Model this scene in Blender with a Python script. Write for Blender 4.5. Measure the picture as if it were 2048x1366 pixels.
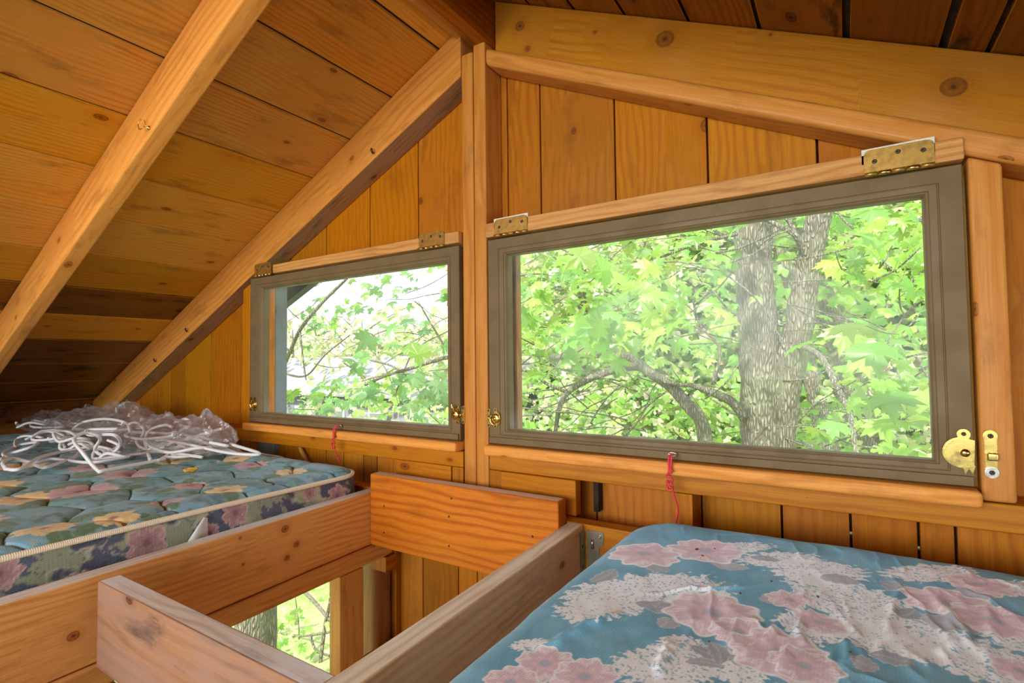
import bpy, bmesh, math, random
import numpy as np
from mathutils import Vector, Matrix
random.seed(7); NR = np.random.RandomState(11)
for o in list(bpy.data.objects): bpy.data.objects.remove(o)
SC = bpy.context.scene
C = SC.collection
OZ = 2.70                       # height of the eye above the ground; shapes below are written relative to the eye
# ---------------------------------------------------------------- camera, sky, sun, lamps, exposure
F_PX, YAW, PITCH, ROLL = 1047.5, math.radians(32.447), math.radians(2.132), math.radians(-0.646)
_F = np.array([-math.sin(YAW)*math.cos(PITCH), math.cos(YAW)*math.cos(PITCH), math.sin(PITCH)])
_r = np.array([math.cos(YAW), math.sin(YAW), 0.0]); _u = np.cross(_r, _F)
_R = math.cos(ROLL)*_r + math.sin(ROLL)*_u; _U = -math.sin(ROLL)*_r + math.cos(ROLL)*_u
cam_d = bpy.data.cameras.new('camera'); cam = bpy.data.objects.new('camera', cam_d); C.objects.link(cam)
cam_d.sensor_width = 36.0; cam_d.lens = F_PX*36.0/2048; cam_d.clip_start = 0.02; cam_d.clip_end = 300
cam.matrix_world = Matrix(((_R[0], _U[0], -_F[0], 0), (_R[1], _U[1], -_F[1], 0), (_R[2], _U[2], -_F[2], OZ), (0, 0, 0, 1)))
SC.camera = cam
SC.view_settings.view_transform = 'Standard'; SC.view_settings.look = 'None'
SC.view_settings.exposure = 0.0; SC.view_settings.gamma = 1.0; SC.view_settings.use_curve_mapping = False
world = bpy.data.worlds.new('sky'); SC.world = world; world.use_nodes = True
wn = world.node_tree; bgn = wn.nodes['Background']
bgn.inputs['Color'].default_value = (0.86, 0.93, 1.0, 1); bgn.inputs['Strength'].default_value = 2.1
def lamp(name, kind, loc, rot, energy, color=(1, 1, 1), size=None, size_y=None):
    l = bpy.data.lights.new(name, kind); l.energy = energy; l.color = color
    if size:
        l.shape = 'RECTANGLE'; l.size = size; l.size_y = size_y or size
    o = bpy.data.objects.new(name, l); o.location = (loc[0], loc[1], loc[2]+OZ); o.rotation_euler = rot; C.objects.link(o); return o
sun = lamp('sun', 'SUN', (0, 0, 8), (math.radians(38), math.radians(14), math.radians(-20)), 5.0, (1.0, 0.96, 0.86)); sun.data.angle = math.radians(2)
lamp('rear_gable_fill', 'AREA', (-0.75, -2.00, 0.30), (math.radians(64), 0, 0), 122, (0.90, 0.96, 1.0), 3.4, 1.05)  # added fill lamp, set in the unseen rear opening
lamp('eave_fill', 'AREA', (1.77, -0.5, -0.34), (math.radians(90), 0, math.radians(90)), 20, (0.92, 0.96, 1.0), 2.4, 0.26)  # added fill lamp low under the right eave, source unseen
lamp('lower_room_fill', 'AREA', (0.4, -1.98, -1.4), (math.radians(96), 0, 0), 22, (1.0, 0.97, 0.93), 1.2, 1.6)  # added fill lamp behind the viewer for the room below

def at(x, y, X=None, Y=None, Z=None):
    d = (x-1024)/F_PX*_R - (y-683)/F_PX*_U + _F
    t = X/d[0] if X is not None else (Y/d[1] if Y is not None else Z/d[2])
    return t*d
# ---------------------------------------------------------------- noise in numpy
_T = NR.rand(256, 256)
def vnoise(x, y):
    x = np.asarray(x, float); y = np.asarray(y, float)
    xi = np.floor(x).astype(int); yi = np.floor(y).astype(int); fx = x-xi; fy = y-yi
    fx = fx*fx*(3-2*fx); fy = fy*fy*(3-2*fy)
    a = _T[xi % 256, yi % 256]; b = _T[(xi+1) % 256, yi % 256]; c = _T[xi % 256, (yi+1) % 256]; d = _T[(xi+1) % 256, (yi+1) % 256]
    return a*(1-fx)*(1-fy)+b*fx*(1-fy)+c*(1-fx)*fy+d*fx*fy
def fbm(x, y, o=4):
    s = 0; a = 0.5; t = 0
    for i in range(o):
        s = s+a*vnoise(x*2**i+17*i, y*2**i+31*i); t += a; a *= 0.5
    return s/t
def sstep(a, b, x):
    t = np.clip((x-a)/(b-a), 0, 1); return t*t*(3-2*t)
# ---------------------------------------------------------------- node helpers and materials
class NT:
    def __init__(s, name):
        s.m = bpy.data.materials.new(name); s.m.use_nodes = True; s.t = s.m.node_tree; s.t.nodes.clear()
        s.out = s.t.nodes.new('ShaderNodeOutputMaterial')
    def n(s, typ, **k):
        nd = s.t.nodes.new(typ)
        for a, b in k.items(): setattr(nd, a, b)
        return nd
    def put(s, sock, v):
        if isinstance(v, bpy.types.NodeSocket): s.t.links.new(v, sock)
        elif v is not None:
            if hasattr(sock.default_value, '__len__') and not hasattr(v, '__len__'): v = (v,)*len(sock.default_value)
            if hasattr(sock.default_value, '__len__') and len(sock.default_value) == 4 and len(v) == 3: v = tuple(v)+(1,)
            sock.default_value = v
    def m_(s, op, a, b=None, c=None, clamp=False):
        nd = s.n('ShaderNodeMath', operation=op, use_clamp=clamp); s.put(nd.inputs[0], a)
        if b is not None: s.put(nd.inputs[1], b)
        if c is not None: s.put(nd.inputs[2], c)
        return nd.outputs[0]
    def mix(s, f, a, b, blend='MIX'):
        nd = s.n('ShaderNodeMix', data_type='RGBA', blend_type=blend); s.put(nd.inputs[0], f); s.put(nd.inputs[6], a); s.put(nd.inputs[7], b); return nd.outputs[2]
    def rng(s, x, a, b, c=0.0, d=1.0, smooth=True):
        nd = s.n('ShaderNodeMapRange', interpolation_type='SMOOTHSTEP' if smooth else 'LINEAR')
        for i, v in enumerate((x, a, b, c, d)): s.put(nd.inputs[i], v)
        return nd.outputs[0]
    def noise(s, vec, scale=1, detail=3, rough=0.5):
        nd = s.n('ShaderNodeTexNoise'); s.put(nd.inputs['Vector'], vec); nd.inputs['Scale'].default_value = scale
        nd.inputs['Detail'].default_value = detail; nd.inputs['Roughness'].default_value = rough; return nd.outputs['Fac']
    def scl(s, vec, v):
        nd = s.n('ShaderNodeVectorMath', operation='MULTIPLY'); s.put(nd.inputs[0], vec); nd.inputs[1].default_value = v; return nd.outputs[0]
    def bsdf(s, col, rough=0.5, metal=0.0, bump=None, bstr=0.3, bdist=0.002, spec=0.5, **k):
        b = s.n('ShaderNodeBsdfPrincipled'); s.put(b.inputs['Base Color'], col); s.put(b.inputs['Roughness'], rough); s.put(b.inputs['Metallic'], metal)
        b.inputs['Specular IOR Level'].default_value = spec
        for a, v in k.items(): s.put(b.inputs[a], v)
        if bump is not None:
            bn = s.n('ShaderNodeBump'); bn.inputs['Strength'].default_value = bstr; bn.inputs['Distance'].default_value = bdist
            s.put(bn.inputs['Height'], bump); s.t.links.new(bn.outputs[0], b.inputs['Normal'])
        s.t.links.new(b.outputs[0], s.out.inputs[0]); return b
def wood(name, light, dark, knot, rough=0.5, freq=55, stain=0.25, staincol=(0.08, 0.03, 0.01), grey=0.0, greycol=(0.42, 0.36, 0.33), knots=0.5, spec=0.2, grain=0.8, knotscale=(3.0, 5.5), at_knots=()):
    g = NT(name); uv = g.n('ShaderNodeUVMap', uv_map='UVMap').outputs[0]
    sep = g.n('ShaderNodeSeparateXYZ'); g.put(sep.inputs[0], uv); u, v = sep.outputs[0], sep.outputs[1]
    att = g.n('ShaderNodeAttribute', attribute_name='tint'); asep = g.n('ShaderNodeSeparateColor'); g.put(asep.inputs[0], att.outputs['Color'])
    kv = g.scl(uv, (knotscale[0], knotscale[1], 1)); vor = g.n('ShaderNodeTexVoronoi', voronoi_dimensions='2D'); g.put(vor.inputs['Vector'], kv); vor.inputs['Scale'].default_value = 1
    d = vor.outputs['Distance']; cs = g.n('ShaderNodeSeparateColor'); g.put(cs.inputs[0], vor.outputs['Color'])
    act = g.m_('GREATER_THAN', cs.outputs[0], 1-knots)
    ksz = g.rng(cs.outputs[1], 0, 1, 0.026, 0.066, False)
    if at_knots: d = g.m_('ADD', d, g.m_('SUBTRACT', 1, act))
    for (ku, kv_, kr) in at_knots:
        a1 = g.m_('MULTIPLY', g.m_('SUBTRACT', u, ku), 4.2); a2 = g.m_('MULTIPLY', g.m_('SUBTRACT', v, kv_), 5.0)
        dk = g.m_('MULTIPLY', g.m_('SQRT', g.m_('ADD', g.m_('MULTIPLY', a1, a1), g.m_('MULTIPLY', a2, a2))), 0.06/(kr*4.6)); near = g.m_('LESS_THAN', dk, d)
        d = g.m_('MINIMUM', dk, d); inv = g.m_('SUBTRACT', 1, near)
        act = g.m_('ADD', g.m_('MULTIPLY', act, inv), g.m_('MULTIPLY', near, g.m_('LESS_THAN', dk, 0.42)))
        ksz = g.m_('ADD', g.m_('MULTIPLY', near, 0.06), g.m_('MULTIPLY', ksz, inv))
    w = g.m_('MULTIPLY', act, g.rng(d, 0.40, 0.03))
    warp = g.noise(g.scl(uv, (1.3, 5.0, 1)), 1, 3, 0.55)
    gg = g.m_('ADD', g.m_('MULTIPLY', v, freq), g.m_('MULTIPLY', warp, freq*0.11))
    ring = g.m_('MULTIPLY', d, 20.0)
    gm = g.m_('ADD', g.m_('MULTIPLY', gg, g.m_('SUBTRACT', 1, w)), g.m_('MULTIPLY', ring, w))
    ln = g.m_('POWER', g.m_('MULTIPLY_ADD', g.m_('SINE', g.m_('MULTIPLY', gm, 6.2832)), 0.5, 0.5), 2.2)
    fib = g.noise(g.scl(uv, (9, 420, 1)), 1, 2, 0.6)
    big = g.noise(g.scl(uv, (2.2, 4.5, 1)), 1, 4, 0.6)
    amt = g.m_('MULTIPLY', ln, g.rng(big, 0.3, 0.7, 0.30*grain, 0.95*grain))
    col = g.mix(amt, light, dark)
    col = g.mix(g.rng(fib, 0.35, 0.75, 0, 0.5), col, dark)
    st = g.noise(g.scl(uv, (4.5, 16, 1)), 1, 5, 0.65)
    col = g.mix(g.m_('MULTIPLY', g.rng(st, 0.52, 0.68), stain), col, staincol)
    if grey:
        gn = g.noise(g.scl(uv, (3.0, 12, 1)), 1, 5, 0.7)
        col = g.mix(g.rng(gn, 0.38, 0.60, grey*0.25, grey), col, greycol)
    halo = g.m_('MULTIPLY', act, g.rng(d, g.m_('MULTIPLY', ksz, 2.6), ksz, 0, 0.45))
    col = g.mix(halo, col, dark)
    km = g.m_('MULTIPLY', act, g.rng(d, ksz, g.m_('MULTIPLY', ksz, 0.8)))
    kn = g.noise(g.scl(uv, (130, 130, 1)), 1, 4, 0.7); kring = g.m_('MULTIPLY_ADD', g.m_('SINE', g.m_('MULTIPLY', g.m_('DIVIDE', d, ksz), 15.0)), 0.5, 0.5)
    kcol = g.mix(g.rng(kn, 0.35, 0.65), knot, g.mix(0.5, knot, dark)); kcol = g.mix(g.m_('MULTIPLY', kring, 0.35), kcol, dark)
    rim = g.m_('MULTIPLY', g.rng(d, g.m_('MULTIPLY', ksz, 0.70), g.m_('MULTIPLY', ksz, 0.92)), 0.6); kcol = g.mix(rim, kcol, tuple(x*0.5 for x in knot))
    kcol = g.mix(g.rng(g.m_('ADD', d, g.m_('MULTIPLY', kn, 0.01)), g.m_('MULTIPLY', ksz, 0.38), g.m_('MULTIPLY', ksz, 0.2)), kcol, tuple(x*0.35 for x in knot))
    col = g.mix(g.m_('MULTIPLY', km, 0.9), col, kcol)
    sp = g.noise(g.scl(uv, (60, 90, 1)), 1, 1, 0.5)
    col = g.mix(g.rng(sp, 0.80, 0.84, 0, 0.6), col, staincol)
    # every board has its own natural tone
    hs = g.n('ShaderNodeHueSaturation'); g.put(hs.inputs['Color'], col); g.put(hs.inputs['Value'], g.rng(asep.outputs[0], 0, 1, 0.46, 0.92, False)); g.put(hs.inputs['Hue'], g.rng(asep.outputs[1], 0, 1, 0.492, 0.504, False))
    g.put(hs.inputs['Saturation'], g.rng(asep.outputs[2], 0, 1, 0.985, 1.04, False))
    g.bsdf(hs.outputs[0], g.rng(big, 0.3, 0.7, rough-0.08, rough+0.1), bump=g.m_('ADD', g.m_('MULTIPLY', ln, 0.4), fib), bstr=0.22, bdist=0.0012, spec=spec)
    return g.m
def plain(name, col, rough=0.5, metal=0.0, var=0.15, scale=30, bstr=0.15, spec=0.5, bdist=0.001, **k):
    g = NT(name); tc = g.n('ShaderNodeTexCoord').outputs['Object']; n = g.noise(tc, scale, 4, 0.6)
    c2 = tuple(x*(1-var*2) for x in col)
    g.bsdf(g.mix(g.rng(n, 0.35, 0.7), col, c2), g.rng(n, 0.3, 0.7, max(0.03, rough-0.07), rough+0.1), metal, bump=n, bstr=bstr, bdist=bdist, spec=spec, **k); return g.m
M = {}
def kuv(lst, g, side, plane):
    """picture points of visible knots -> grain coordinates of the board they sit in"""
    g = Vector(g).normalized(); a = Vector((0, 0, 1)); c = (a-g*a.dot(g)).normalized(); out = []
    for x, y, r in lst: p = Vector(at(x, y, **plane)); out.append((p.dot(g), p.dot(c)+1.37+side, r))
    return out
M['wall'] = wood('pine_wall_board', (0.66, 0.245, 0.013), (0.44, 0.132, 0.005), (0.20, 0.05, 0.008), 0.5, 60, 0.35, (0.24, 0.08, 0.010), knots=0.5, grain=0.75)
M['roof'] = wood('pine_roof_board', (0.95, 0.38, 0.035), (0.66, 0.20, 0.012), (0.16, 0.05, 0.010), 0.5, 70, 0.55, (0.22, 0.08, 0.014), grey=0.35, greycol=(0.72, 0.42, 0.07), knots=0.42, grain=0.9)
M['roofdark'] = wood('dark_roof_board', (0.52, 0.175, 0.016), (0.28, 0.08, 0.006), (0.06, 0.02, 0.006), 0.55, 60, 0.95, (0.045, 0.018, 0.006), grey=0.35, greycol=(0.20, 0.10, 0.025), knots=0.5, grain=0.9)  # darker, blotchier boards: right slope, low left slope, left wall
M['rafter'] = wood('pine_rafter', (0.98, 0.44, 0.095), (0.76, 0.26, 0.032), (0.30, 0.09, 0.018), 0.42, 40, 0.5, (0.46, 0.17, 0.03), knots=0.45, grain=0.85)
M['beam'] = wood('knotty_beam', (0.68, 0.275, 0.026), (0.46, 0.15, 0.011), (0.24, 0.08, 0.015), 0.42, 42, 0.2, (0.28, 0.09, 0.012), knots=0.12, grain=0.9, knotscale=(2.6, 4.2))
M['wide'] = wood('wide_knotty_board', (0.70, 0.285, 0.026), (0.46, 0.15, 0.011), (0.22, 0.07, 0.015), 0.42, 42, 0.2, (0.28, 0.09, 0.012), knots=0.0, grain=0.9, at_knots=kuv([(1330, 78, 0.023), (1907, 174, 0.021), (1040, 52, 0.016), (1190, 64, 0.005), (1055, 98, 0.010), (1541, 69, 0.004)], (1, 0, -0.475), 3.3, {'Y': 1.238}))
M['joist'] = wood('pine_joist', (0.95, 0.50, 0.15), (0.66, 0.26, 0.05), (0.25, 0.08, 0.02), 0.45, 60, 0.4, (0.30, 0.11, 0.03), knots=0.4, grain=0.9)
M['joistl'] = wood('knotty_joist', (0.98, 0.52, 0.16), (0.68, 0.28, 0.06), (0.24, 0.075, 0.018), 0.45, 60, 0.35, (0.30, 0.11, 0.03), knots=0.0, grain=0.9, at_knots=kuv([(580, 1060, 0.011), (604, 1091, 0.0095), (584, 1118, 0.0085), (493, 1131, 0.004), (487, 1078, 0.0035)], (0.04, -1, 0), 7.7, {'X': -1.185})+kuv([(162, 1281, 0.010)], (0.04, -1, 0), 7.7, {'X': -1.15}))
M['header'] = wood('orange_header', (0.80, 0.27, 0.034), (0.48, 0.12, 0.012), (0.20, 0.05, 0.010), 0.42, 42, 0.3, (0.22, 0.06, 0.012), knots=0.2, grain=1.0)
M['worn'] = wood('worn_wood_painted_sheen', (0.95, 0.78, 0.60), (0.62, 0.42, 0.28), (0.20, 0.08, 0.04), 0.36, 55, 0.6, (0.20, 0.10, 0.05), grey=0.85, greycol=(0.95, 0.90, 0.90), knots=0.4, grain=1.0)  # worn wood, paled further so top faces carry a painted sky sheen
M['rough'] = wood('rough_dirty_wood', (0.56, 0.28, 0.10), (0.32, 0.13, 0.035), (0.10, 0.04, 0.02), 0.6, 45, 0.9, (0.12, 0.06, 0.025), grey=0.5, greycol=(0.42, 0.27, 0.16), knots=0.3, grain=1.0)
M['worntan_sheen'] = wood('worn_top_painted_sheen', (1.0, 0.84, 0.56), (0.70, 0.46, 0.26), (0.20, 0.08, 0.04), 0.36, 55, 0.6, (0.30, 0.15, 0.07), grey=0.7, greycol=(1.0, 0.92, 0.76), knots=0.4, grain=1.0)  # worn top face, its colour lightened to paint in light from above
M['tan'] = wood('tan_sawn_joist', (1.0, 0.68, 0.34), (0.70, 0.38, 0.14), (0.22, 0.09, 0.03), 0.6, 60, 0.5, (0.34, 0.16, 0.06), grey=0.5, greycol=(1.0, 0.72, 0.42), knots=0.45, grain=0.9)
M['dirty'] = wood('dirty_brown_joist', (0.52, 0.26, 0.11), (0.28, 0.12, 0.045), (0.08, 0.03, 0.02), 0.55, 34, 0.95, (0.09, 0.045, 0.025), grey=0.7, greycol=(0.42, 0.27, 0.20), knots=0.3, grain=1.05)
M['grey'] = wood('silver_weathered_wood', (0.26, 0.25, 0.23), (0.15, 0.14, 0.13), (0.10, 0.09, 0.08), 0.8, 60, 0.4, (0.10, 0.09, 0.08), grey=0.7, greycol=(0.24, 0.28, 0.33), knots=0.3)
M['paint'] = plain('olive_brown_paint', (0.195, 0.128, 0.055), 0.5, var=0.08, scale=14, spec=0.22)
M['brass'] = plain('aged_brass', (0.80, 0.56, 0.16), 0.22, 1.0, 0.12, 60)
M['brasshinge'] = plain('dull_brass', (0.62, 0.36, 0.08), 0.38, 0.75, 0.25, 70)
M['screw'] = plain('dark_screw_steel', (0.10, 0.075, 0.05), 0.45, 0.8, 0.2, 200)
M['nickel'] = plain('bright_wire', (0.80, 0.74, 0.62), 0.25, 1.0, 0.1, 80)
M['zinc'] = plain('zinc_hanger', (0.42, 0.40, 0.30), 0.4, 0.8, 0.15, 40)
M['card'] = plain('white_card', (0.80, 0.76, 0.66), 0.8, var=0.08)
M['tag'] = plain('white_tag', (0.82, 0.82, 0.82), 0.7, var=0.04)
M['dark'] = plain('dark_backing', (0.035, 0.018, 0.008), 0.9, var=0.2)
M['foam'] = plain('yellow_crumb', (0.85, 0.45, 0.06), 0.8, var=0.3, scale=90, bstr=0.8, bdist=0.003)
M['tarp'] = plain('orange_scrap', (0.62, 0.16, 0.04), 0.6, var=0.15)
M['debris'] = plain('brown_crumb', (0.09, 0.045, 0.03), 0.9, var=0.2)
def mk_cord(name, c1, c2, fr=220):
    g = NT(name); uv = g.n('ShaderNodeUVMap', uv_map='UVMap').outputs[0]; sep = g.n('ShaderNodeSeparateXYZ'); g.put(sep.inputs[0], uv)
    a = g.m_('SINE', g.m_('MULTIPLY', g.m_('ADD', sep.outputs[0], g.m_('MULTIPLY', sep.outputs[1], 0.006)), fr*6.283))
    b = g.m_('SINE', g.m_('MULTIPLY', g.m_('SUBTRACT', sep.outputs[0], g.m_('MULTIPLY', sep.outputs[1], 0.006)), fr*6.283))
    h = g.m_('MULTIPLY_ADD', g.m_('MULTIPLY', a, b), 0.5, 0.5)
    g.bsdf(g.mix(h, c2, c1), 0.75, bump=h, bstr=0.5, bdist=0.0012, spec=0.3); return g.m
M['rope'] = mk_cord('white_braided_rope', (0.95, 0.94, 0.93), (0.62, 0.58, 0.56))
M['redcord'] = mk_cord('red_flecked_cord', (0.75, 0.015, 0.03), (0.70, 0.10, 0.10), 300)
M['piping'] = mk_cord('cream_piping', (0.95, 0.86, 0.66), (0.80, 0.68, 0.48), 150)
def mk_fabric(name, rib=700.0, rough=0.7, bs=0.25, sheen=0.2, amount=0.16):
    g = NT(name); att = g.n('ShaderNodeAttribute', attribute_name='print').outputs['Color']
    uv = g.n('ShaderNodeUVMap', uv_map='UVMap').outputs[0]; sep = g.n('ShaderNodeSeparateXYZ'); g.put(sep.inputs[0], uv)
    a = g.m_('MULTIPLY_ADD', g.m_('SINE', g.m_('MULTIPLY', sep.outputs[1], rib*6.283)), 0.5, 0.5)
    b = g.m_('MULTIPLY_ADD', g.m_('SINE', g.m_('MULTIPLY', sep.outputs[0], rib*0.6*6.283)), 0.5, 0.5)
    h = g.m_('ADD', g.m_('MULTIPLY', a, 0.65), g.m_('MULTIPLY', b, 0.35)); fz = g.noise(g.scl(uv, (400, 400, 1)), 1, 2)
    col = g.mix(g.m_('MULTIPLY', g.m_('SUBTRACT', 1, h), amount), att, (0.02, 0.02, 0.02))
    g.bsdf(g.mix(g.rng(fz, 0.4, 0.8, 0, 0.1), col, (0.9, 0.88, 0.85)), rough, bump=g.m_('ADD', h, fz), bstr=bs, bdist=0.0006, spec=0.3, **{'Sheen Weight': sheen}); return g.m
M['fab_top'] = mk_fabric('quilted_floral_cloth', 330, 0.48, 0.22, 0.1, 0.12)
M['fab_side'] = mk_fabric('ribbed_floral_cloth', 260, 0.6, 0.3, 0.1, 0.28)
M['sheet'] = mk_fabric('woven_floral_sheet', 420, 0.85, 0.3, 0.15, 0.13)
def mk_glass():
    g = NT('dusty_hazy_pane'); tr = g.n('ShaderNodeBsdfTransparent'); tr.inputs[0].default_value = (0.98, 0.99, 0.98, 1)
    gl = g.n('ShaderNodeBsdfGlossy'); gl.inputs['Roughness'].default_value = 0.02
    df = g.n('ShaderNodeBsdfTranslucent'); df.inputs[0].default_value = (0.92, 0.95, 1.0, 1); d2 = g.n('ShaderNodeBsdfDiffuse'); d2.inputs[0].default_value = (0.9, 0.93, 0.95, 1)
    tc = g.n('ShaderNodeTexCoord').outputs['Object']; n = g.noise(g.scl(tc, (2.2, 1, 2.0)), 1.2, 3, 0.5); n2 = g.noise(tc, 160, 2)
    a = g.n('ShaderNodeAddShader'); 
    m0 = g.n('ShaderNodeMixShader'); m0.inputs[0].default_value = 0.5; g.t.links.new(df.outputs[0], m0.inputs[1]); g.t.links.new(d2.outputs[0], m0.inputs[2])
    m1 = g.n('ShaderNodeMixShader'); g.put(m1.inputs[0], g.m_('ADD', g.rng(n, 0.42, 0.68, 0.03, 0.20), g.rng(n2, 0.66, 0.75, 0, 0.06))); g.t.links.new(tr.outputs[0], m1.inputs[1]); g.t.links.new(m0.outputs[0], m1.inputs[2])  # dust veil on the pane, with flare haze painted into it
    fr = g.n('ShaderNodeFresnel'); fr.inputs[0].default_value = 1.22
    m2 = g.n('ShaderNodeMixShader'); g.t.links.new(fr.outputs[0], m2.inputs[0]); g.t.links.new(m1.outputs[0], m2.inputs[1]); g.t.links.new(gl.outputs[0], m2.inputs[2])
    g.t.links.new(m2.outputs[0], g.out.inputs[0]); g.t.nodes.remove(a); return g.m
M['glass'] = mk_glass()
def mk_bag():
    g = NT('clear_crinkled_plastic'); tr = g.n('ShaderNodeBsdfTransparent'); tr.inputs[0].default_value = (0.95, 0.93, 0.92, 1)
    gl = g.n('ShaderNodeBsdfGlossy'); gl.inputs['Roughness'].default_value = 0.09; gl.inputs[0].default_value = (1, 1, 1, 1); df = g.n('ShaderNodeBsdfDiffuse'); df.inputs[0].default_value = (0.85, 0.80, 0.78, 1)
    tc = g.n('ShaderNodeTexCoord').outputs['Object']; n = g.noise(tc, 30, 5, 0.6)
    b = g.n('ShaderNodeBump'); b.inputs['Strength'].default_value = 0.8; b.inputs['Distance'].default_value = 0.01; g.put(b.inputs['Height'], n); g.t.links.new(b.outputs[0], gl.inputs['Normal'])
    lw = g.n('ShaderNodeLayerWeight'); lw.inputs[0].default_value = 0.3
    m = g.n('ShaderNodeMixShader'); g.put(m.inputs[0], g.rng(lw.outputs['Facing'], 0.0, 1.0, 0.10, 0.55)); g.t.links.new(tr.outputs[0], m.inputs[1]); g.t.links.new(gl.outputs[0], m.inputs[2])
    m2 = g.n('ShaderNodeMixShader'); m2.inputs[0].default_value = 0.08; g.t.links.new(m.outputs[0], m2.inputs[1]); g.t.links.new(df.outputs[0], m2.inputs[2]); g.t.links.new(m2.outputs[0], g.out.inputs[0]); return g.m
M['bag'] = mk_bag()
def mk_leaf(name, trans=0.5):
    g = NT(name); c = g.n('ShaderNodeAttribute', attribute_name='tint').outputs['Color']
    d = g.n('ShaderNodeBsdfDiffuse'); t = g.n('ShaderNodeBsdfTranslucent'); gl = g.n('ShaderNodeBsdfGlossy'); gl.inputs['Roughness'].default_value = 0.4
    g.put(d.inputs[0], c); g.put(t.inputs[0], g.mix(0.5, c, (0.55, 0.80, 0.10))); m = g.n('ShaderNodeMixShader'); m.inputs[0].default_value = trans
    g.t.links.new(d.outputs[0], m.inputs[1]); g.t.links.new(t.outputs[0], m.inputs[2])
    m2 = g.n('ShaderNodeMixShader'); m2.inputs[0].default_value = 0.06; g.t.links.new(m.outputs[0], m2.inputs[1]); g.t.links.new(gl.outputs[0], m2.inputs[2]); g.t.links.new(m2.outputs[0], g.out.inputs[0]); return g.m
M['leaf'] = mk_leaf('maple_leaves', 0.5)
def mk_bark():
    g = NT('grey_furrowed_bark'); tc = g.n('ShaderNodeTexCoord').outputs['Object']; n = g.noise(g.scl(tc, (30, 30, 6)), 1, 5, 0.65); n2 = g.noise(tc, 3, 4)
    v = g.n('ShaderNodeTexVoronoi', feature='DISTANCE_TO_EDGE'); g.put(v.inputs['Vector'], g.scl(tc, (52, 52, 11))); v.inputs['Scale'].default_value = 1
    h = g.m_('ADD', g.rng(v.outputs['Distance'], 0, 0.3), n)
    c = g.mix(g.rng(h, 0.5, 1.4), (0.23, 0.20, 0.145), (0.42, 0.385, 0.30)); c = g.mix(g.rng(n2, 0.45, 0.7, 0, 0.5), c, (0.42, 0.46, 0.28))
    g.bsdf(c, 0.9, bump=h, bstr=0.8, bdist=0.02, spec=0.2); return g.m
M['bark'] = mk_bark()
def mk_ground():
    g = NT('grass_and_brush'); tc = g.n('ShaderNodeTexCoord').outputs['Object']; n = g.noise(tc, 0.8, 6, 0.7); n2 = g.noise(tc, 14, 5, 0.7)
    c = g.mix(g.rng(n, 0.38, 0.62), (0.34, 0.55, 0.12), (0.55, 0.60, 0.28)); c = g.mix(g.rng(n2, 0.5, 0.75), c, (0.75, 0.72, 0.52)); g.bsdf(c, 0.95, bump=n2, bstr=0.8, bdist=0.06, spec=0.1); return g.m
M['ground'] = mk_ground()
def mk_roofmetal():
    g = NT('pale_metal_roofing'); tc = g.n('ShaderNodeTexCoord').outputs['Object']; s = g.n('ShaderNodeSeparateXYZ'); g.put(s.inputs[0], tc)
    a = g.m_('FRACT', g.m_('MULTIPLY', s.outputs[0], 2.2)); l = g.m_('LESS_THAN', a, 0.07); g.bsdf(g.mix(l, (0.34, 0.34, 0.37), (0.22, 0.22, 0.26)), 0.5, spec=0.3); return g.m
M['metalroof'] = mk_roofmetal()
M['siding'] = plain('grey_siding', (0.26, 0.26, 0.28), 0.8, var=0.1, scale=3)
M['housewin'] = plain('house_window_trim', (0.80, 0.82, 0.85), 0.5, var=0.05)
# ---------------------------------------------------------------- objects
def tag(o, label=None, cat=None, group=None, kind=None):
    if label: o['label'] = label
    if cat: o['category'] = cat
    if group: o['group'] = group
    if kind: o['kind'] = kind
    return o
def empty(name, loc, label=None, cat=None, group=None, kind=None):
    o = bpy.data.objects.new(name, None); o.empty_display_size = 0.05; o.location = (loc[0], loc[1], loc[2]+OZ); C.objects.link(o)
    return tag(o, label, cat, group, kind)
def wloc(o):
    v = Vector(o.location)
    while o.parent: o = o.parent; v += Vector(o.location)
    return v
def place(name, me, mats, parent=None, wn=False):
    """mesh written relative to the eye -> object with its origin at the base centre of the mesh"""
    n = len(me.vertices); co = np.empty(n*3); me.vertices.foreach_get('co', co); co = co.reshape(-1, 3)
    b = np.array([(co[:, 0].min()+co[:, 0].max())/2, (co[:, 1].min()+co[:, 1].max())/2, co[:, 2].min()])
    co -= b; me.vertices.foreach_set('co', co.ravel()); me.update()
    for m in (mats if isinstance(mats, (list, tuple)) else [mats]): me.materials.append(m)
    o = bpy.data.objects.new(name, me); C.objects.link(o); w = Vector((b[0], b[1], b[2]+OZ))
    if parent: o.parent = parent; o.location = w-wloc(parent)
    else: o.location = w
    if wn:
        md = o.modifiers.new('wn', 'WEIGHTED_NORMAL'); md.keep_sharp = False
    return o
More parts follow.
